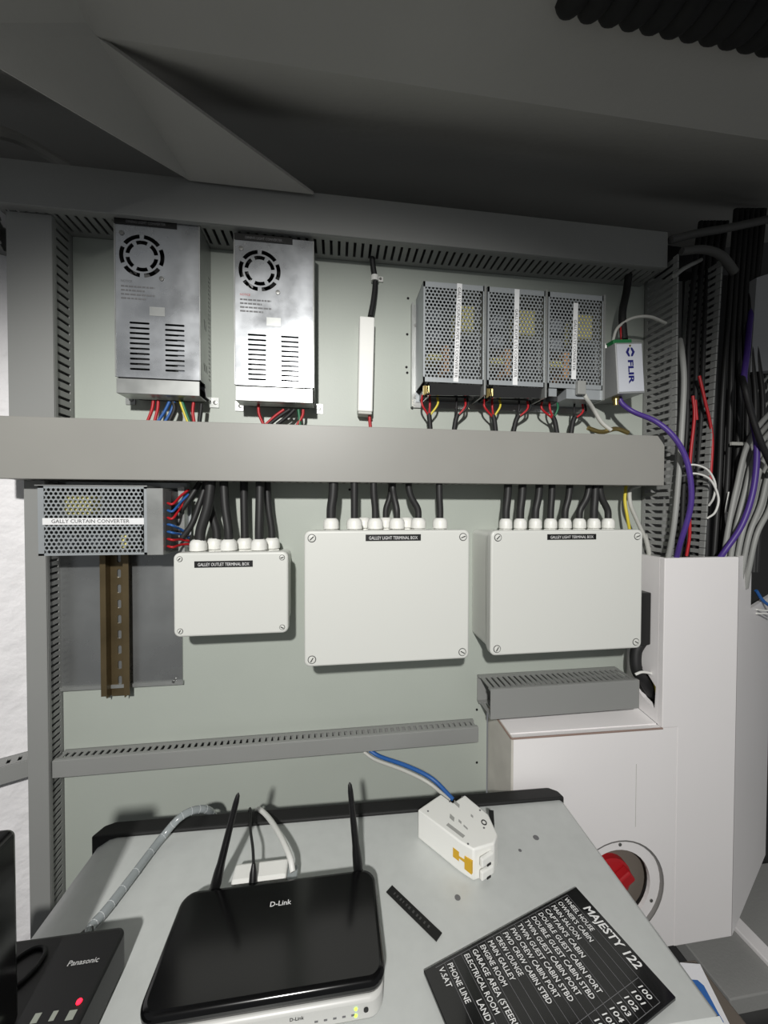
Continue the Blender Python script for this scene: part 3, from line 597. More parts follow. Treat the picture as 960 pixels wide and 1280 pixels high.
term_box(.2425, .508, 1.2625, 1.461, .09, 'large white terminal box with eight close glands beside the white column', 'GALLEY LIGHT TERMINAL BOX',
    (A(684, 671, -.09).x, A(745, 671, -.09).x, A(715, 674.5, -.09).z, A(715, 667.5, -.09).z), [(632, 660, -.05), (650, 660, -.05), (669, 660, -.05), (688, 660, -.05), (706, 660, -.05), (724, 660, -.05), (742, 660, -.05), (760, 660, -.05)],
    .0108, .0062, .011, cabs=[(632, -.05, (635,), .0066), (650, -.05, (653,), .0066), (669, -.05, (674,), .0062), (688, -.05, (690,), .0056), (706, -.05, (712,), .0056), (724, -.05, (736,), .0056), (742, -.05, (744,), .0066), (760, -.05, (750,), .0056)],
    cgroup='cables into the terminal box at the column', clabel='%s black cable from the middle box side rising out of the column-side terminal box')
cable('earth_wire', pc([(783, 604, -.03), (781, 625, -.035), (784, 645, -.04), (788, 668, -.04)], 0), .0026, M_YEL, 'yellow earth wire between trunking and the terminal box at the column', 'wire')
cable('grey_cable', pc([(800, 607, -.03), (788, 612, -.035), (788, 630, -.04), (796, 650, -.04), (806, 672, -.04)], 0), .0034, M_LGREY, 'pale grey cable curling from the trunking end past the box beside the column')

# ================================================================ white casing and column
t = thing('white_casing', (.42, -.04, .73), 'low white laminate casing with a round switch window, joined to the column', 'casing')
kc = A(773, 1114, -.08); KR = .088
front = [(.284, .73), (.588, .73), (.588, 1.1166), (.284, 1.121)]
circ = [(kc.x+KR*cos(2*pi*i/40), kc.z+KR*sin(2*pi*i/40)) for i in range(40)]
cutplate(front, [circ], .012, lambda u, v, k: Vector((u, -.08+k, v))).build('front_board', M_LAM, t)
MB().prism([(.284, -.0682, 1.1225), (.559, -.0682, 1.1185), (.559, -.0005, 1.128), (.279, -.0005, 1.131)], (0, 0, -.010)).build('ledge_board', M_LAM, t)
MB().prism([(.2835, -.0805, .73), (.2785, -.0005, .73), (.2785, -.0005, 1.131), (.2835, -.0805, 1.121)], (.004, 0, 0)).build('side_board', mat('laminate_edge', (206, 202, 194), .5, var=.08, vscale=20), t)
MB().tube([(.284, -.0805, 1.1212), (.559, -.0805, 1.1172)], .0016, 6).build('seam', M_SEAM, t)
MB().tube([(.2835, -.0805, 1.1212), (.279, -.002, 1.1312)], .0014, 6).build('seam', M_SEAM, t)
sx = A(795, 960, -.08).x
MB().box(sx, sx+.0008, -.0803, -.079, .95, A(795, 955, -.08).z).build('hairline_joint', M_LGREY, t)
# round switch
sw = thing('round_switch', (kc.x, -.05, kc.z-KR), 'red rotary switch recessed behind a round white ring in the casing', 'switch')
cutplate([(kc.x+(KR-.0004)*cos(2*pi*i/40), kc.z+(KR-.0004)*sin(2*pi*i/40)) for i in range(40)], [[(kc.x+(KR-.003)*cos(2*pi*i/40), kc.z+(KR-.003)*sin(2*pi*i/40)) for i in range(40)]], .042, lambda u, v, k: Vector((u, -.0795+k, v))).build('sleeve', mat('sleeve_grey', (140, 138, 136), .4, metal=.4), sw, smooth_angle=40)
cutplate([(kc.x+(KR-.003)*cos(2*pi*i/40), kc.z+(KR-.003)*sin(2*pi*i/40)) for i in range(40)], [[(kc.x+.066*cos(2*pi*i/40), kc.z+.066*sin(2*pi*i/40)) for i in range(40)]], .006, lambda u, v, k: Vector((u, -.074+k, v))).build('ring', M_LAM, sw)
for an in (85, -25, 205, 145):
    c_ = Vector((kc.x+.0755*cos(radians(an)), -.074, kc.z+.0755*sin(radians(an)))); MB().cyl(c_, c_+Vector((0, -.0012, 0)), .003, 10).build('screw', M_SCREW, sw)
MB().cyl((kc.x, -.052, kc.z), (kc.x, -.048, kc.z), .082, 40).build('back_disc', mat('switch_grey', (120, 112, 104), .6), sw)
k_ = MB().lathe((kc.x+.0, -.052, kc.z), (0, -1, 0), [(0, .040), (.010, .040), (.012, .036)], 24).build('knob_plate', M_RED, sw, smooth_angle=35)
Mk = Matrix.Translation((kc.x, -.063, kc.z)) @ Matrix.Rotation(radians(-35), 4, 'Y')
MB().box(-.036, .036, -.016, 0, -.010, .010).build('knob_grip', M_RED, k_, bevel=.003, M=Mk)
# column
t = thing('white_column', (.63, -.04, .728), 'tall white column cover enclosing the cables beside the boxes', 'column')
cx1 = A(920, 900, -.08).x
ce_ = .044
MB().prism([(.559, -.08, 1.1174), (.589, -.08, 1.1170), (.589, -.08, .728), (cx1, -.08, .728), (cx1, -.08, 1.411), (.559, -.08, 1.411)], (0, .010, 0)).build('front_board', M_LAM, t, bevel=.001)
cutplate([(-.070, 1.119), (0, 1.129), (0, 1.411), (-.070, 1.411)], [[(-.064, 1.142), (-.066, 1.182), (-.05, 1.196), (-.02, 1.205), (-.018, 1.165), (-.04, 1.150)]], .008, lambda u, v, k: Vector((.559+k, u, v))).build('side_board', M_LAM, t)
tz = 1.411; sx_ = .080; sy_ = .0415
pts = [(cx1, -.08, .728), (cx1+.24, -.08+.125, .728), (cx1+.24, -.08+.125, 1.305), (cx1+sx_, -.08+sy_, 1.305), (cx1+sx_, -.08+sy_, tz), (cx1, -.08, tz)]
MB().prism(pts, (.006, .010, 0)).build('angled_board', M_LAM, t)
# black adapter box and cables leaving through the column hole
t = thing('black_adapter', A(812, 806, -.03), 'black box stuck on the column behind the large terminal box', 'adapter')
MB().box(.515, .558, -.055, -.001, A(812, 806, -.055).z, A(812, 741, -.055).z).build('body', M_SATIN, t, bevel=.0015)
MB().box(.53, .55, -.03, -.001, A(812, 741, -.055).z, A(812, 736, -.055).z).build('lip', M_SATIN, t)
cable('black_loom', pc([(803, 800, -.04), (795, 815, -.04), (796, 838, -.045), (806, 852, -.045), (818, 872, -.04)], 0), .0095, M_SLEEVE, 'thick black loom leaving the black adapter towards the duct end')
cable('black_loom', pc([(797, 832, -.03), (806, 862, -.03), (812, 882, -.035)], 0), .008, M_SLEEVE, 'short black loom bent down behind the open duct end')
cable('wire', pc([(816, 846, -.052), (820, 862, -.052), (822, 880, -.05)], 0), .0024, M_YEL, 'yellow wire showing in the column opening by the duct end', 'wire')
tag(MB().tube(pc([(794, 843, -.056), (803, 840, -.058), (815, 842, -.055)], 0), .0022, 8).build('wire_marker', M_CWHITE), 'white wrapped marker around the black loom by the duct end', 'cable marker')
cable('stub_cable', pc([(806, 668, -.02), (811, 690, -.02), (813, 720, -.02), (812, 742, -.02)], 0), .004, M_LGREY, 'pale cable running down between large box and column into adapter')

# ================================================================ loose cables on the right
def multi(lst, grp, lab, m, r, nm='loose_cable'):
    for L in lst: cable(nm, pc(L, -.03), r, m, lab, 'cable', grp)
BK = []
for i in range(9):                                # inside the finger duct
    x = 860+i*4.0; dx = random.uniform(-2, 2); Y = (-.046, -.022)[i % 2]
    BK.append([(x+16, 278, Y+.02), (x+10, 322, Y+.005), (x+3+dx, 420, Y), (x+dx*.5, 520, Y-.004), (x-6, 620, Y), (x-10, 715, Y)])
multi(BK, 'black cables inside the finger duct', 'black cable running down inside the open finger duct', M_SLEEVE, .0042)
BK = []
for i in range(17):
    x = 905+i*3.4; dx = random.uniform(-2, 2); xt = 904+i*2.2; Y = (-.042, -.012, .022)[i % 3]
    BK.append([(xt+16, 262, Y+.02), (xt+6+dx*.4, 400, Y), (x+dx*.5-2, 500, Y-.008), (x-6+dx, 600, Y), (x-14, 715, Y)])
multi(BK, 'black cables beside the finger duct', 'black cable hanging between finger duct and pale board', M_BLACK, .0042)
GK = []
for i in range(9):
    x = 912+i*5.2; Y = (-.068, -.056)[i % 2]
    GK.append([(990, 488+i*13, Y), (x+18+(8-i)*1.2, 545+i*7, Y), (x+8, 612+i*3, Y), (909+i*4.6, 668, Y), (903+i*4.1, 712, Y+.004), (903+i*3.6, 735, Y+.012)])
multi(GK, 'grey cables entering the column', 'grey cable running down into the top of the column', M_GREY, .0042)
multi([[(958, 470, -.02), (945, 490, -.02), (930, 520, -.015)], [(962, 480, -.02), (950, 498, -.02), (938, 525, -.015)], [(965, 492, -.02), (955, 508, -.02), (944, 532, -.015)]], 'pale cables under the grey board', 'pale grey cable bending out below the pale board', M_LGREY, .004)
cable('purple_cable', pc([(944, 345, -.02), (938, 395, -.045), (934, 440, -.068), (930, 480, -.078), (940, 520, -.084), (946, 560, -.086), (942, 610, -.086), (928, 655, -.084), (905, 690, -.076), (888, 714, -.060)], 0), .0046, M_PURP, 'purple coax cable hanging beside the pale board into the column')
cable('black_jumper', pc([(927, 470, -.07), (931, 485, -.096), (940, 520, -.097), (952, 555, -.097), (968, 590, -.09)], 0), .0046, M_SLEEVE, 'thick glossy black cable crossing over the purple coax by the pale board')
cable('grey_cable', pc([(850, 425, -.05), (853, 445, -.078), (855, 480, -.084), (852, 540, -.084), (848, 600, -.084), (842, 660, -.082), (832, 714, -.07)], 0), .0042, M_GREY, 'grey cable running down the front of the finger duct')
cable('grey_cable', pc([(843, 345, -.075), (856, 335, -.07), (876, 325, -.05)], 0), .0034, M_GREY, 'short grey cable poking out of the top of finger duct')
multi([[(874, 470, -.066), (881, 500, -.068), (890, 545, -.068), (888, 600, -.068)], [(866, 495, -.066), (868, 520, -.068), (864, 560, -.068), (862, 585, -.068)], [(862, 640, -.068), (862, 670, -.068), (858, 695, -.066)], [(869, 500, -.066), (871, 525, -.066)]], 'red wires in the finger duct', 'red wire showing among the black cables of the finger duct', M_RED, .0024, 'wire')
multi([[(850, 584, -.084), (868, 581, -.088), (885, 588, -.088), (894, 605, -.086), (892, 622, -.08), (886, 632, -.07)], [(850, 595, -.084), (870, 592, -.088), (888, 600, -.088), (898, 622, -.086), (894, 640, -.08), (884, 648, -.07)]], 'white looped wires at the finger duct', 'thin white wire looping out of the finger duct behind purple coax', M_CWHITE, .0017, 'wire')
multi([[(911, 615, -.05), (907, 645, -.052), (912, 672, -.05)], [(909, 640, -.05), (910, 660, -.052), (914, 668, -.05)]], 'white wires beside the finger duct', 'thin white wire hanging beside the finger duct above the column', M_CWHITE, .0015, 'wire')
for k, (x, y) in enumerate(((925, 555), (935, 648))):
    tag(MB().box(A(x-12, y, -.055).x, A(x+12, y, -.055).x, -.058, -.054, A(x, y+2, -.055).z, A(x, y-2, -.055).z).build('cable_tie', M_LGREY), 'pale cable tie around the black cables beside the finger duct', 'cable tie', 'cable ties on the loose cables')
multi([[(838, 300, -.06), (870, 292, -.062), (910, 285, -.064), (970, 272, -.064)], [(852, 314, -.075), (880, 312, -.08), (902, 320, -.08), (918, 340, -.07)]], 'dark cables under the ceiling', 'dusty grey cable running under the ceiling past the top duct end', mat('dusty_grey', (84, 84, 82), .7), .0065)
p = A(938, 345, .02)
tag(MB().prism([A(946, 347, -.05), A(1000, 330, -.05), A(1000, 460, -.05), A(938, 465, -.05)], (0, .02, 0)).build('pale_board', mat('board_grey', (165, 166, 168), .6)), 'pale grey board behind the loose cables at the right', 'board')
tag(MB().box(A(952, 560, .03).x, A(985, 560, .03).x, .028, .05, A(955, 572, .03).z, A(955, 540, .03).z).build('junction_clip', M_LGREY, bevel=.002), 'small pale clip box below the pale board', 'clip')
multi([[(946, 762, -.02), (955, 763, -.02), (975, 764, -.02)], [(946, 767, -.02), (956, 767, -.02), (975, 768, -.02)]], 'white wires through the column notch', 'thin white wire passing through the notch of the column', M_CWHITE, .0016, 'wire')
multi([[(945, 738, .0), (955, 752, .0), (975, 765, 0)]], 'blue wire in the notch', 'blue wire behind the notch of the white column', M_BLUE, .003, 'wire')
# corrugated hose
hp = [A(712, -48, -.30), A(835, -22, -.30), A(1000, 13, -.30)]
L = hp[2]-hp[0]
mb = MB(); prof = []
nn_ = 11; ln = L.length
for i in range(nn_*6+1):
    u = i/(nn_*6); prof.append((u*ln, .027+.0065*abs(sin(pi*nn_*u))**.8))
mb.lathe(hp[0], L, prof, 24)
tag(mb.build('corrugated_hose', M_DARKV, smooth_angle=60), 'thick black corrugated hose slung under the ceiling', 'hose')

# ================================================================ desk
DZ = 1.04
c_bl, c_br = AZ(128, 1036, DZ), AZ(697, 990.5, DZ)
ex = (c_br-c_bl); ex.z = 0; DW = ex.length; ex.normalize(); ey = Vector((-ex.y, ex.x, 0))
Md = frame((c_bl+c_br)/2, ex, ey)                  # desk frame: origin middle of the rear edge, -y to the room
t = thing('metal_desk', (c_bl+c_br)/2+Vector((0, -.13, -DZ)), 'silver metal desk with black rubber rear edge under the panel', 'desk')
hw = DW/2; DD = .268
prof = [(-hw-.002, -.034), (-hw+.004, -.012), (-hw+.020, -.002), (-hw+.03, 0), (hw-.006, 0), (hw-.001, -.003), (hw, -.008), (hw, -.034)]
mb = MB(); mb.prism([Vector((x, -.008, z)) for x, z in prof], (0, -DD+.016, 0)); mb.build('desk_top', M_DESK, t, M=Md, smooth_angle=50)
mb = MB(); mb.prism([Vector((-hw+.02, y, z)) for y, z in ((-DD+.008, 0), (-DD+.002, -.003), (-DD, -.009), (-DD, -.034), (-DD+.01, -.034))], (DW-.022, 0, 0)); mb.build('front_lip', M_DESK, t, M=Md, smooth_angle=60)
pr = [Vector((u, v, 0)) for u, v in [(-hw-.004, -.017), (hw+.002, -.015), (hw-.001, -.002), (hw-.012, .006), (-hw+.016, .006), (-hw+.003, .0)]]
mb = MB(); mb.prism([p+Vector((0, 0, -.034)) for p in pr], (0, 0, .0385)); mb.build('rubber_edge', M_RUB, t, bevel=.002, M=Md)
for sx in (-1, 1):
    for yy in (-.02, -DD+.04): MB().box(sx*(hw-.05)-.015, sx*(hw-.05)+.015, yy-.03, yy, -DZ, -.034).build('leg', M_DARKGREY, t, M=Md)
for x, y, r in ((572, 1122, .0035), (670, 1047, .004), (650, 1063, .0022)):
    p = AZ(x, y, DZ+.0002); MB().cyl(p, p+Vector((0, 0, .0002)), r, 10).build('stain', M_INKG, t)

# router
RX0, RX1, RY0, RY1, RZ = -.166, .046, -.322, -.214, DZ+.033
t = thing('router', ((RX0+RX1)/2, (RY0+RY1)/2, DZ), 'glossy black wifi router with two aerials on the desk', 'router')
out = [Vector((u, v, DZ+.002)) for u, v in rrect(RX0+.002, RX1-.002, RY0, RY1-.002, .014, 6)]
MB().prism(out, (0, 0, .020)).build('body', M_ROUT, t, bevel=.003, smooth_angle=40)
out = [Vector((u, v, DZ+.020)) for u, v in rrect(RX0, RX1, RY0+.003, RY1, .015, 6)]
MB().prism(out, (0, 0, .013)).build('top_shell', M_GLOSS, t, bevel=.005, seg=3, smooth_angle=40)
text('D-Link', frame((RX0+.108, RY1-.030, RZ+.0003), (1, 0, 0), (0, 1, 0)), .0050, .022, M_INKW, t, bold=.008)
for dx in (RX0+.02, RX1-.02):
    for yy in (RY0+.02, RY1-.02): MB().cyl((dx, yy, DZ), (dx, yy, DZ+.003), .006, 10).build('rubber_foot', M_RUB, t)
zf = DZ+.013
text('D-Link', frame((RX0+.133, RY0-.0002, zf+.001), (1, 0, 0), (0, 0, 1)), .003, .012, M_INKB, t, bold=.02)
mb = MB()
for k in range(5): mb.box(RX0+.148+k*.008, RX0+.151+k*.008, RY0-.0003, RY0, zf-.004, zf-.0025)
mb.build('port_symbols', M_INKG, t)
for k in range(2): MB().cyl((RX0+.184, RY0-.0006, zf+.002-k*.006), (RX0+.184, RY0+.001, zf+.002-k*.006), .0014, 10).build('indicator', M_LED_G, t)
MB().cyl((RX0+.193, RY0-.0008, zf), (RX0+.193, RY0+.001, zf), .0022, 12).build('button', M_SATIN, t)
def antenna(base, tip):
    base, tip = Vector(base), Vector(tip); d_ = (tip-base).normalized(); l = (tip-base).length
    an = MB().lathe(base, d_, [(0, .0055), (.006, .006), (.020, .0054), (.030, .0044), (l*.9, .0033), (l*.97, .0024), (l, .0006)], 12).build('aerial', M_SATIN, t, smooth_angle=50)
    MB().cyl(base+Vector((0, -.012, -.006)), base+Vector((0, .001, .001)), .006, 12).build('aerial_joint', M_SATIN, an)
antenna((A(268, 1104, -.207).x, -.207, DZ+.022), A(298, 991, -.200))
antenna((A(448, 1088, -.207).x, -.207, DZ+.022), A(437, 978, -.196))
t3 = thing('power_lead', A(316, 1102, -.207), 'thin black power lead plugged into the router back', 'power lead')
MB().tube(pc([(317, 1080, -.198), (316, 1060, -.18), (313, 1035, -.14), (313, 1012, -.10), (311, 1018, -.068), (309, 1060, -.05)], 0), .0017, 8).build('lead', M_SLEEVE, t3)
pb = Vector((A(316, 1102, -.207).x, -.207, DZ+.018)); pt_ = A(317, 1079, -.198)
MB().lathe(pb, pt_-pb, [(0, .0050), ((pt_-pb).length*.6, .0042), ((pt_-pb).length*.8, .003), ((pt_-pb).length, .002)], 10).build('plug', M_SATIN, t3, smooth_angle=40)
cable('network_cable', [A(366, 1090, -.203), A(362, 1070, -.19), A(349, 1042, -.15), A(334, 1020, -.10), A(322, 1012, -.072), A(322, 1030, -.045), Vector((A(322, 1040, -.03).x, -.03, .93))], .0034, M_CWHITE, 'white network cable arching from the router back over the desk edge')
x0, x1 = A(292, 1095, -.19).x, A(366, 1085, -.19).x
t2 = thing('white_adapter', ((x0+x1)/2, -.19, DZ), 'white plastic adapter block lying behind the router', 'adapter')
MB().box(x0, x1-.006, -.203, -.180, DZ+.0003, DZ+.024).build('body', M_WHITE, t2, bevel=.003)
MB().box(x1-.006, x1+.006, -.203, -.185, DZ+.0003, DZ+.018).build('plug', M_CLEAR, t2, bevel=.001)

# phone base with handset
PX1, PY1, PZ = -.207, -.247, DZ+.038
t = thing('desk_phone', (-.30, -.33, DZ), 'black phone base with lit red lamp on the desk', 'telephone')
out = [Vector((u, v, DZ+.001)) for u, v in rrect(-.40, PX1, -.43, PY1, .008, 4)]
MB().prism(out, (0, 0, PZ-DZ-.001)).build('body', M_PHONE, t, bevel=.003, smooth_angle=40)
pt = AZ(103, 1205, PZ+.0004)
text('Panasonic', frame(pt, (1, 0, 0), (0, 1, 0)), .0042, .026, mat('silver_print', (190, 190, 190), .4), t, bold=.012)
p = AZ(99, 1252, PZ); MB().lathe(p, (0, 0, 1), [(0, .0022), (.0006, .002), (.001, .001)], 12).build('lamp', M_LED_R, t)
for x, y, w_ in ((45, 1273, .005), (67, 1270, .004), (89, 1269, .006)):
    p = AZ(x, y, PZ); MB().box(p.x-w_/2, p.x+w_/2, p.y-.003, p.y+.003, PZ-.0005, PZ+.0004).build('key', mat('key_grey', (150, 155, 145), .5), t)
p = AZ(24, 1212, PZ+.002)
tag(MB().tube([p+Vector((cos(a_)*.014+sin(a_)*.004, sin(a_)*.017, 0)) for a_ in [2*pi*i/10 for i in range(11)]], .0018, 8, 4).build('cord_loop', M_SLEEVE), 'thin black cord loop lying on the phone base', 'cord')
hx = A(20, 1040, -.31).x; hz = A(10, 1036, -.31).z
t = thing('handset', (hx-.024, -.32, PZ), 'black cordless handset standing upright in its base', 'telephone handset')
out = [Vector((u, -.335, v)) for u, v in rrect(hx-.05, hx, PZ-.001, hz, .006, 4)]
MB().prism(out, (0, .026, 0)).build('body', M_GLOSS, t, bevel=.003, smooth_angle=40)
out = [Vector((u, -.3355, v)) for u, v in rrect(hx-.045, hx-.006, PZ+.09, hz-.014, .003, 3)]
MB().prism(out, (0, .0008, 0)).build('display', M_SATIN, t)

# spiral-wrapped clear cable
pts = [A(275, 1032, -.03), A(262, 1014, -.07), A(246, 1012, -.085), A(225, 1022, -.10), AZ(200, 1050, DZ+.008), AZ(165, 1096, DZ+.007), AZ(135, 1135, DZ+.007), AZ(115, 1158, DZ+.008), AZ(108, 1172, DZ+.012)]
t = thing('wrapped_cable', pts[5], 'grey cable in clear spiral wrap curving across the desk to the phone', 'cable')
MB().tube(pts, .005, 10, 8).build('cable_core', M_CLEAR, t, smooth_angle=60)
sm = smooth(pts, 8); mb = MB()
for i in range(3, len(sm)-2, 4):
    d_ = (sm[i+1]-sm[i]).normalized(); mb.lathe(sm[i]-d_*.0006, d_, [(0, .0049), (.0002, .0052), (.0007, .0052), (.0009, .0049)], 10)
mb.build('spiral_wrap', mat('wrap_pale', (196, 200, 202), .25), t)
for L in ([AZ(112, 1160, DZ+.012), AZ(104, 1166, DZ+.012), A(96, 1174, -.25)], [AZ(114, 1160, DZ+.012), AZ(115, 1168, DZ+.014), A(115, 1178, -.25)]):
    cable('phone_lead', L, .002, M_BLACK, 'dark lead fanning out of the spiral wrap into the phone', 'cable', 'phone leads')

# breaker
BZ = DZ+.040
top = [(522, 1012), (551, 992), (566, 1003), (581, 993), (611, 1018), (622, 1043), (618, 1054), (592, 1062), (575, 1052)]
P = [AZ(x, y, BZ) for x, y in top]
t = thing('circuit_breaker', AZ(572, 1050, DZ), 'white two-pole circuit breaker with yellow tab lying on the desk', 'circuit breaker')
MB().prism(P, (0, 0, -.0395)).build('housing', M_WHITE, t, bevel=.002, smooth_angle=30)
# toggle face between P[6] and P[7]
e = (P[7]-P[6]); 
fe = (P[7]-P[5]).normalized(); fn_ = Vector((fe.y, -fe.x, 0)); fn_ = fn_ if fn_.y < 0 or fn_.x > 0 else -fn_
if fn_.dot(Vector((1, -.6, 0))) < 0: fn_ = -fn_
mid = (P[6]+P[7])/2
for k in range(2):
    z_ = BZ-.012-k*.016
    Mg = frame(mid+Vector((0, 0, z_-mid.z)), fe, (0, 0, 1))
    sgn = 1 if (Mg.to_3x3() @ Vector((0, 0, 1))).dot(fn_) > 0 else -1
    MB().box(-.010, .010, -.0055, .0055, -.002, sgn*.007).build('toggle', M_WHITE, t, bevel=.0015, M=Mg)
    MB().box(-.004, .002, -.006, -.0035, 0, sgn*.0078).build('toggle_mark', M_SATIN, t, M=Mg)
# yellow test tab on the long side P[7]..P[0]
se = (P[0]-P[8]).normalized(); sn = Vector((-se.y, se.x, 0)); sn = sn if sn.y < 0 else -sn
for kx, (u0, u1, v0, v1) in enumerate(((.000, .010, -.030, -.014), (.010, .018, -.022, -.019), (.018, .027, -.026, -.014))):
    b_ = P[7]+se*.001
    pts = [b_+se*u0+Vector((0, 0, v0)), b_+se*u1+Vector((0, 0, v0)), b_+se*u1+Vector((0, 0, v1)), b_+se*u0+Vector((0, 0, v1))]
    MB().prism([p_+sn*.0028 for p_ in pts], -sn*.006).build('test_tab', mat('tab_yellow', (214, 168, 30), .45), t)
# print on the top face
ux = (P[4]-P[3]).normalized(); uy = (P[3]-P[8]).normalized(); o_ = AZ(580, 1022, BZ+.0003)
mb = MB(); random.seed(3)
for (x, y, a_, b_) in ((571, 1005, .010, .006), (565, 1022, .008, .007), (575, 1027, .005, .004), (582, 1034, .007, .003), (590, 1020, .004, .004)):
    c_ = AZ(x, y, BZ+.0003); mb.add([c_-ux*a_/2-uy*b_/2, c_+ux*a_/2-uy*b_/2, c_+ux*a_/2+uy*b_/2, c_-ux*a_/2+uy*b_/2], [(0, 1, 2, 3)])
a0, a1 = AZ(559, 1030, BZ+.0003), AZ(580, 1046, BZ+.0003); w2 = (a1-a0).cross(Vector((0, 0, 1))).normalized()*.0025
mb.add([a0-w2, a1-w2, a1+w2, a0+w2], [(0, 1, 2, 3)]); mb.build('side_print', mat('print_light_grey', (165, 165, 162), .5), t)
c_ = AZ(605, 1028, BZ+.0004); MB().tube([c_+Vector((cos(a_)*.003, sin(a_)*.0036, 0)) for a_ in [2*pi*i/10 for i in range(11)]], .0007, 6, 2).build('ring_mark', M_INKB, t)
for x, y in ((535, 1014), (562, 1002), (578, 996), (600, 1013), (605, 1035), (585, 1055)):
    c_ = AZ(x, y, BZ+.0001); MB().cyl(c_, c_+Vector((0, 0, .0004)), .0013, 8).build('rivet', M_INKG, t)
p = AZ(618, 1016, BZ-.004); MB().prism([AZ(611, 1012, BZ-.006), AZ(617, 1013, BZ-.006), AZ(618, 1030, BZ-.006), AZ(614, 1034, BZ-.006)], (0, 0, -.03)).build('rail_clip', M_SATIN, t)
cable('wire', [A(462, 938, -.02), A(476, 946, -.03), A(510, 958, -.06), A(541, 974, -.085), A(566, 999, -.10)], .0032, M_BLUE, 'blue wire from the slim duct down to the circuit breaker', 'wire')
cable('wire', [A(455, 940, -.02), A(470, 950, -.032), A(505, 963, -.063), A(535, 978, -.088), A(562, 1000, -.10)], .0028, M_LGREY, 'pale grey wire from the slim duct down to the circuit breaker', 'wire')

# engraved sign with the extension list
SA, SB_, SC = AZ(720, 1108, DZ+.004), AZ(845, 1246, DZ+.004), AZ(520, 1190, DZ+.004)
ux = (SB_-SA); SW = ux.length; ux.normalize(); uy = Vector((-ux.y, ux.x, 0)); uy = uy if uy.dot(SC-SA) < 0 else -uy
SH = -(SC-SA).dot(uy)
Ms = frame(SA, ux, uy)                             # x reading direction, y up, rows run down -y
t = thing('directory_sign', AZ(690, 1200, DZ), 'black engraved plate listing cabins and numbers on the desk', 'sign')
MB().box(0, SW, -SH, 0, -.0036, 0).build('plate', M_SIGN, t, bevel=.0006, seg=1, M=Ms)
text('MAJESTY 122', Ms @ Matrix.Translation((SW*.47, -.0135, .0003)), .0092, SW*.56, M_INKW, t, bold=.02, shear=.2, name='title')
rows = [("WHEEL HOUSE", 100), ("OWNER'S CABIN", 101), ("MAIN SALOON", 102), ("CAPTAIN'S CABIN", 103), ("DOUBLE GUEST CABIN PORT", 104), ("DOUBLE GUEST CABIN STBD", 105),
        ("TWIN GUEST CABIN PORT", 106), ("TWIN GUEST CABIN STBD", 107), ("FWD CREW CABIN PORT", 108), ("FWD CREW CABIN STBD", 109), ("CREW LOUNGE", None), ("MAIN GALLEY", None),
        ("ENGINE ROOM", None), ("GARAGE AREA (STEERING)", None), ("ELECTRICAL ROOM", None), ("LAND LINE", None), ("PHONE LINE", None), ("V.SAT", None)]
rh = (SH-.024)/18.6
mb = MB()
def rule(xa, ya, xb, yb, w_=.0004): mb.box(min(xa, xb)-(w_/2 if xa == xb else 0), max(xa, xb)+(w_/2 if xa == xb else 0), min(ya, yb)-(w_/2 if ya == yb else 0), max(ya, yb)+(w_/2 if ya == yb else 0), .0001, .00025, Ms)
for i, (nm, no) in enumerate(rows):
    y_ = -.018-rh*(i+1)
    text(nm, Ms @ Matrix.Translation((.05*SW if nm != 'LAND LINE' else .36*SW, y_+rh*.22, .0003)), rh*.56, min(len(nm)*.0032, SW*.76), M_INKW, t, 'L', bold=.01, shear=.15)
    if no: text(str(no), Ms @ Matrix.Translation((.88*SW, y_+rh*.22, .0003)), rh*.52, .0105, M_INKW, t, bold=.01, shear=.15)
    rule(.03*SW, y_+rh, .97*SW, y_+rh)
rule(.03*SW, -.018, .03*SW, -.018-rh*18); rule(.97*SW, -.018, .97*SW, -.018-rh*18); rule(.79*SW, -.018, .79*SW, -.018-rh*18)
mb.build('ruled_lines', M_INKG, t)
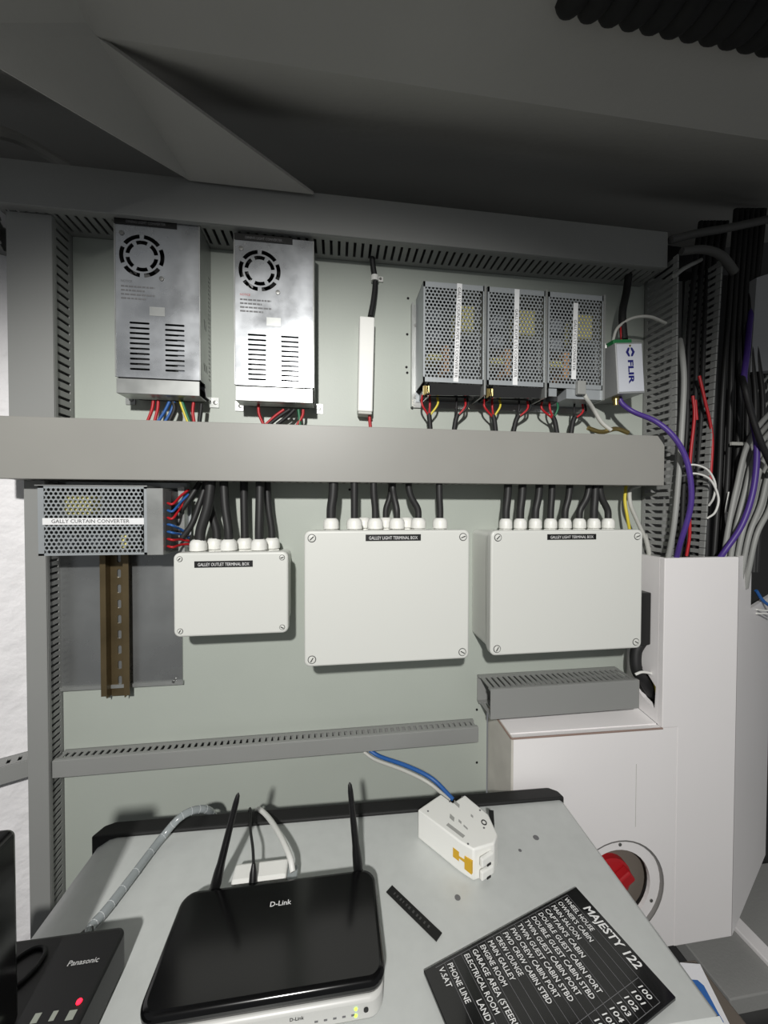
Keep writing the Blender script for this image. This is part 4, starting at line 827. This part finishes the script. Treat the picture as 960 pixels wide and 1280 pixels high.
# loose label strip
LA, LB_ = AZ(488, 1112, DZ+.0012), AZ(549, 1171, DZ+.0012)
ux = (LB_-LA).normalized(); uy = Vector((-ux.y, ux.x, 0)); Ml = frame(LA, ux, uy); LL = (LB_-LA).length
t = thing('loose_label', (LA+LB_)/2, 'narrow black label strip on the desk beside the engraved plate', 'label')
MB().box(-.002, LL, -.0052, .0052, -.001, 0).build('strip', M_LABELB, t, M=Ml)
mb = MB(); u = .006
while u < LL-.012:
    l = random.uniform(.002, .004); mb.box(u, u+l*.6, -.0015, .0016, .0001, .0002, Ml); u += l+random.uniform(.0008, .003)
mb.build('worn_print', M_DARKGREY, t)

# ================================================================ things beyond the desk at the right
BT = .90
t = thing('low_bench', (.40, -.26, 0), 'brown-grey bench standing low between desk and white casing', 'bench')
bx1 = AZ(915, 1262, BT).x
MB().box(.366, bx1+.005, -.42, AZ(862, 1203, BT).y+.003, BT-.03, BT).build('bench_top', M_BROWN, t, bevel=.003)
MB().box(.372, bx1-.003, -.41, AZ(862, 1203, BT).y-.003, 0, BT-.03).build('bench_body', M_BROWN, t)
P = [AZ(850, 1203, BT+.004), AZ(875, 1205, BT+.004), AZ(916, 1288, BT+.004), AZ(870, 1290, BT+.004)]
t = thing('booklet', P[1]-Vector((.03, .03, .004)), 'white and blue booklet on the low bench beside the desk', 'booklet')
MB().prism(P, (0, 0, -.0038)).build('pages', M_PAPER, t)
P = [AZ(x, y, BT+.0042) for x, y in ((858, 1224), (872, 1225), (880, 1232), (898, 1266), (905, 1278), (880, 1280))]
MB().add(P, [tuple(range(6))]).build('cover_print', M_BLUE_P, t)
LZ = .66
p1_, p2_ = AZ(877, 1205, LZ), AZ(912, 1250, LZ)
t = thing('grey_locker', (.9, .2, 0), 'grey locker top low beyond the white column', 'locker')
MB().box(p1_.x, 1.5, p2_.y, .088, LZ-.03, LZ).build('top_board', M_LOCK, t, bevel=.002)
MB().box(p1_.x+.005, 1.49, p2_.y+.005, .086, 0, LZ-.03).build('body', M_DARKGREY, t)
r0 = AZ(921, 1165, LZ+.004); 
tag(MB().box(r0.x, r0.x+.028, p2_.y+.0005, .08, LZ, LZ+.01).build('white_rail', M_LAM, bevel=.002), 'white rail strip fixed along the grey locker top', 'rail')
st_ = thing('low_step', (.95, p2_.y-.2, 0), 'pale grey step in front of the grey locker', 'step')
MB().box(AZ(905, 1254, .60).x, 1.5, p2_.y-.45, p2_.y-.003, .57, .60).build('tread', M_LOCK, st_, bevel=.003)
MB().box(AZ(905, 1254, .60).x+.01, 1.49, p2_.y-.44, p2_.y-.006, 0, .57).build('riser', M_DARKGREY, st_)
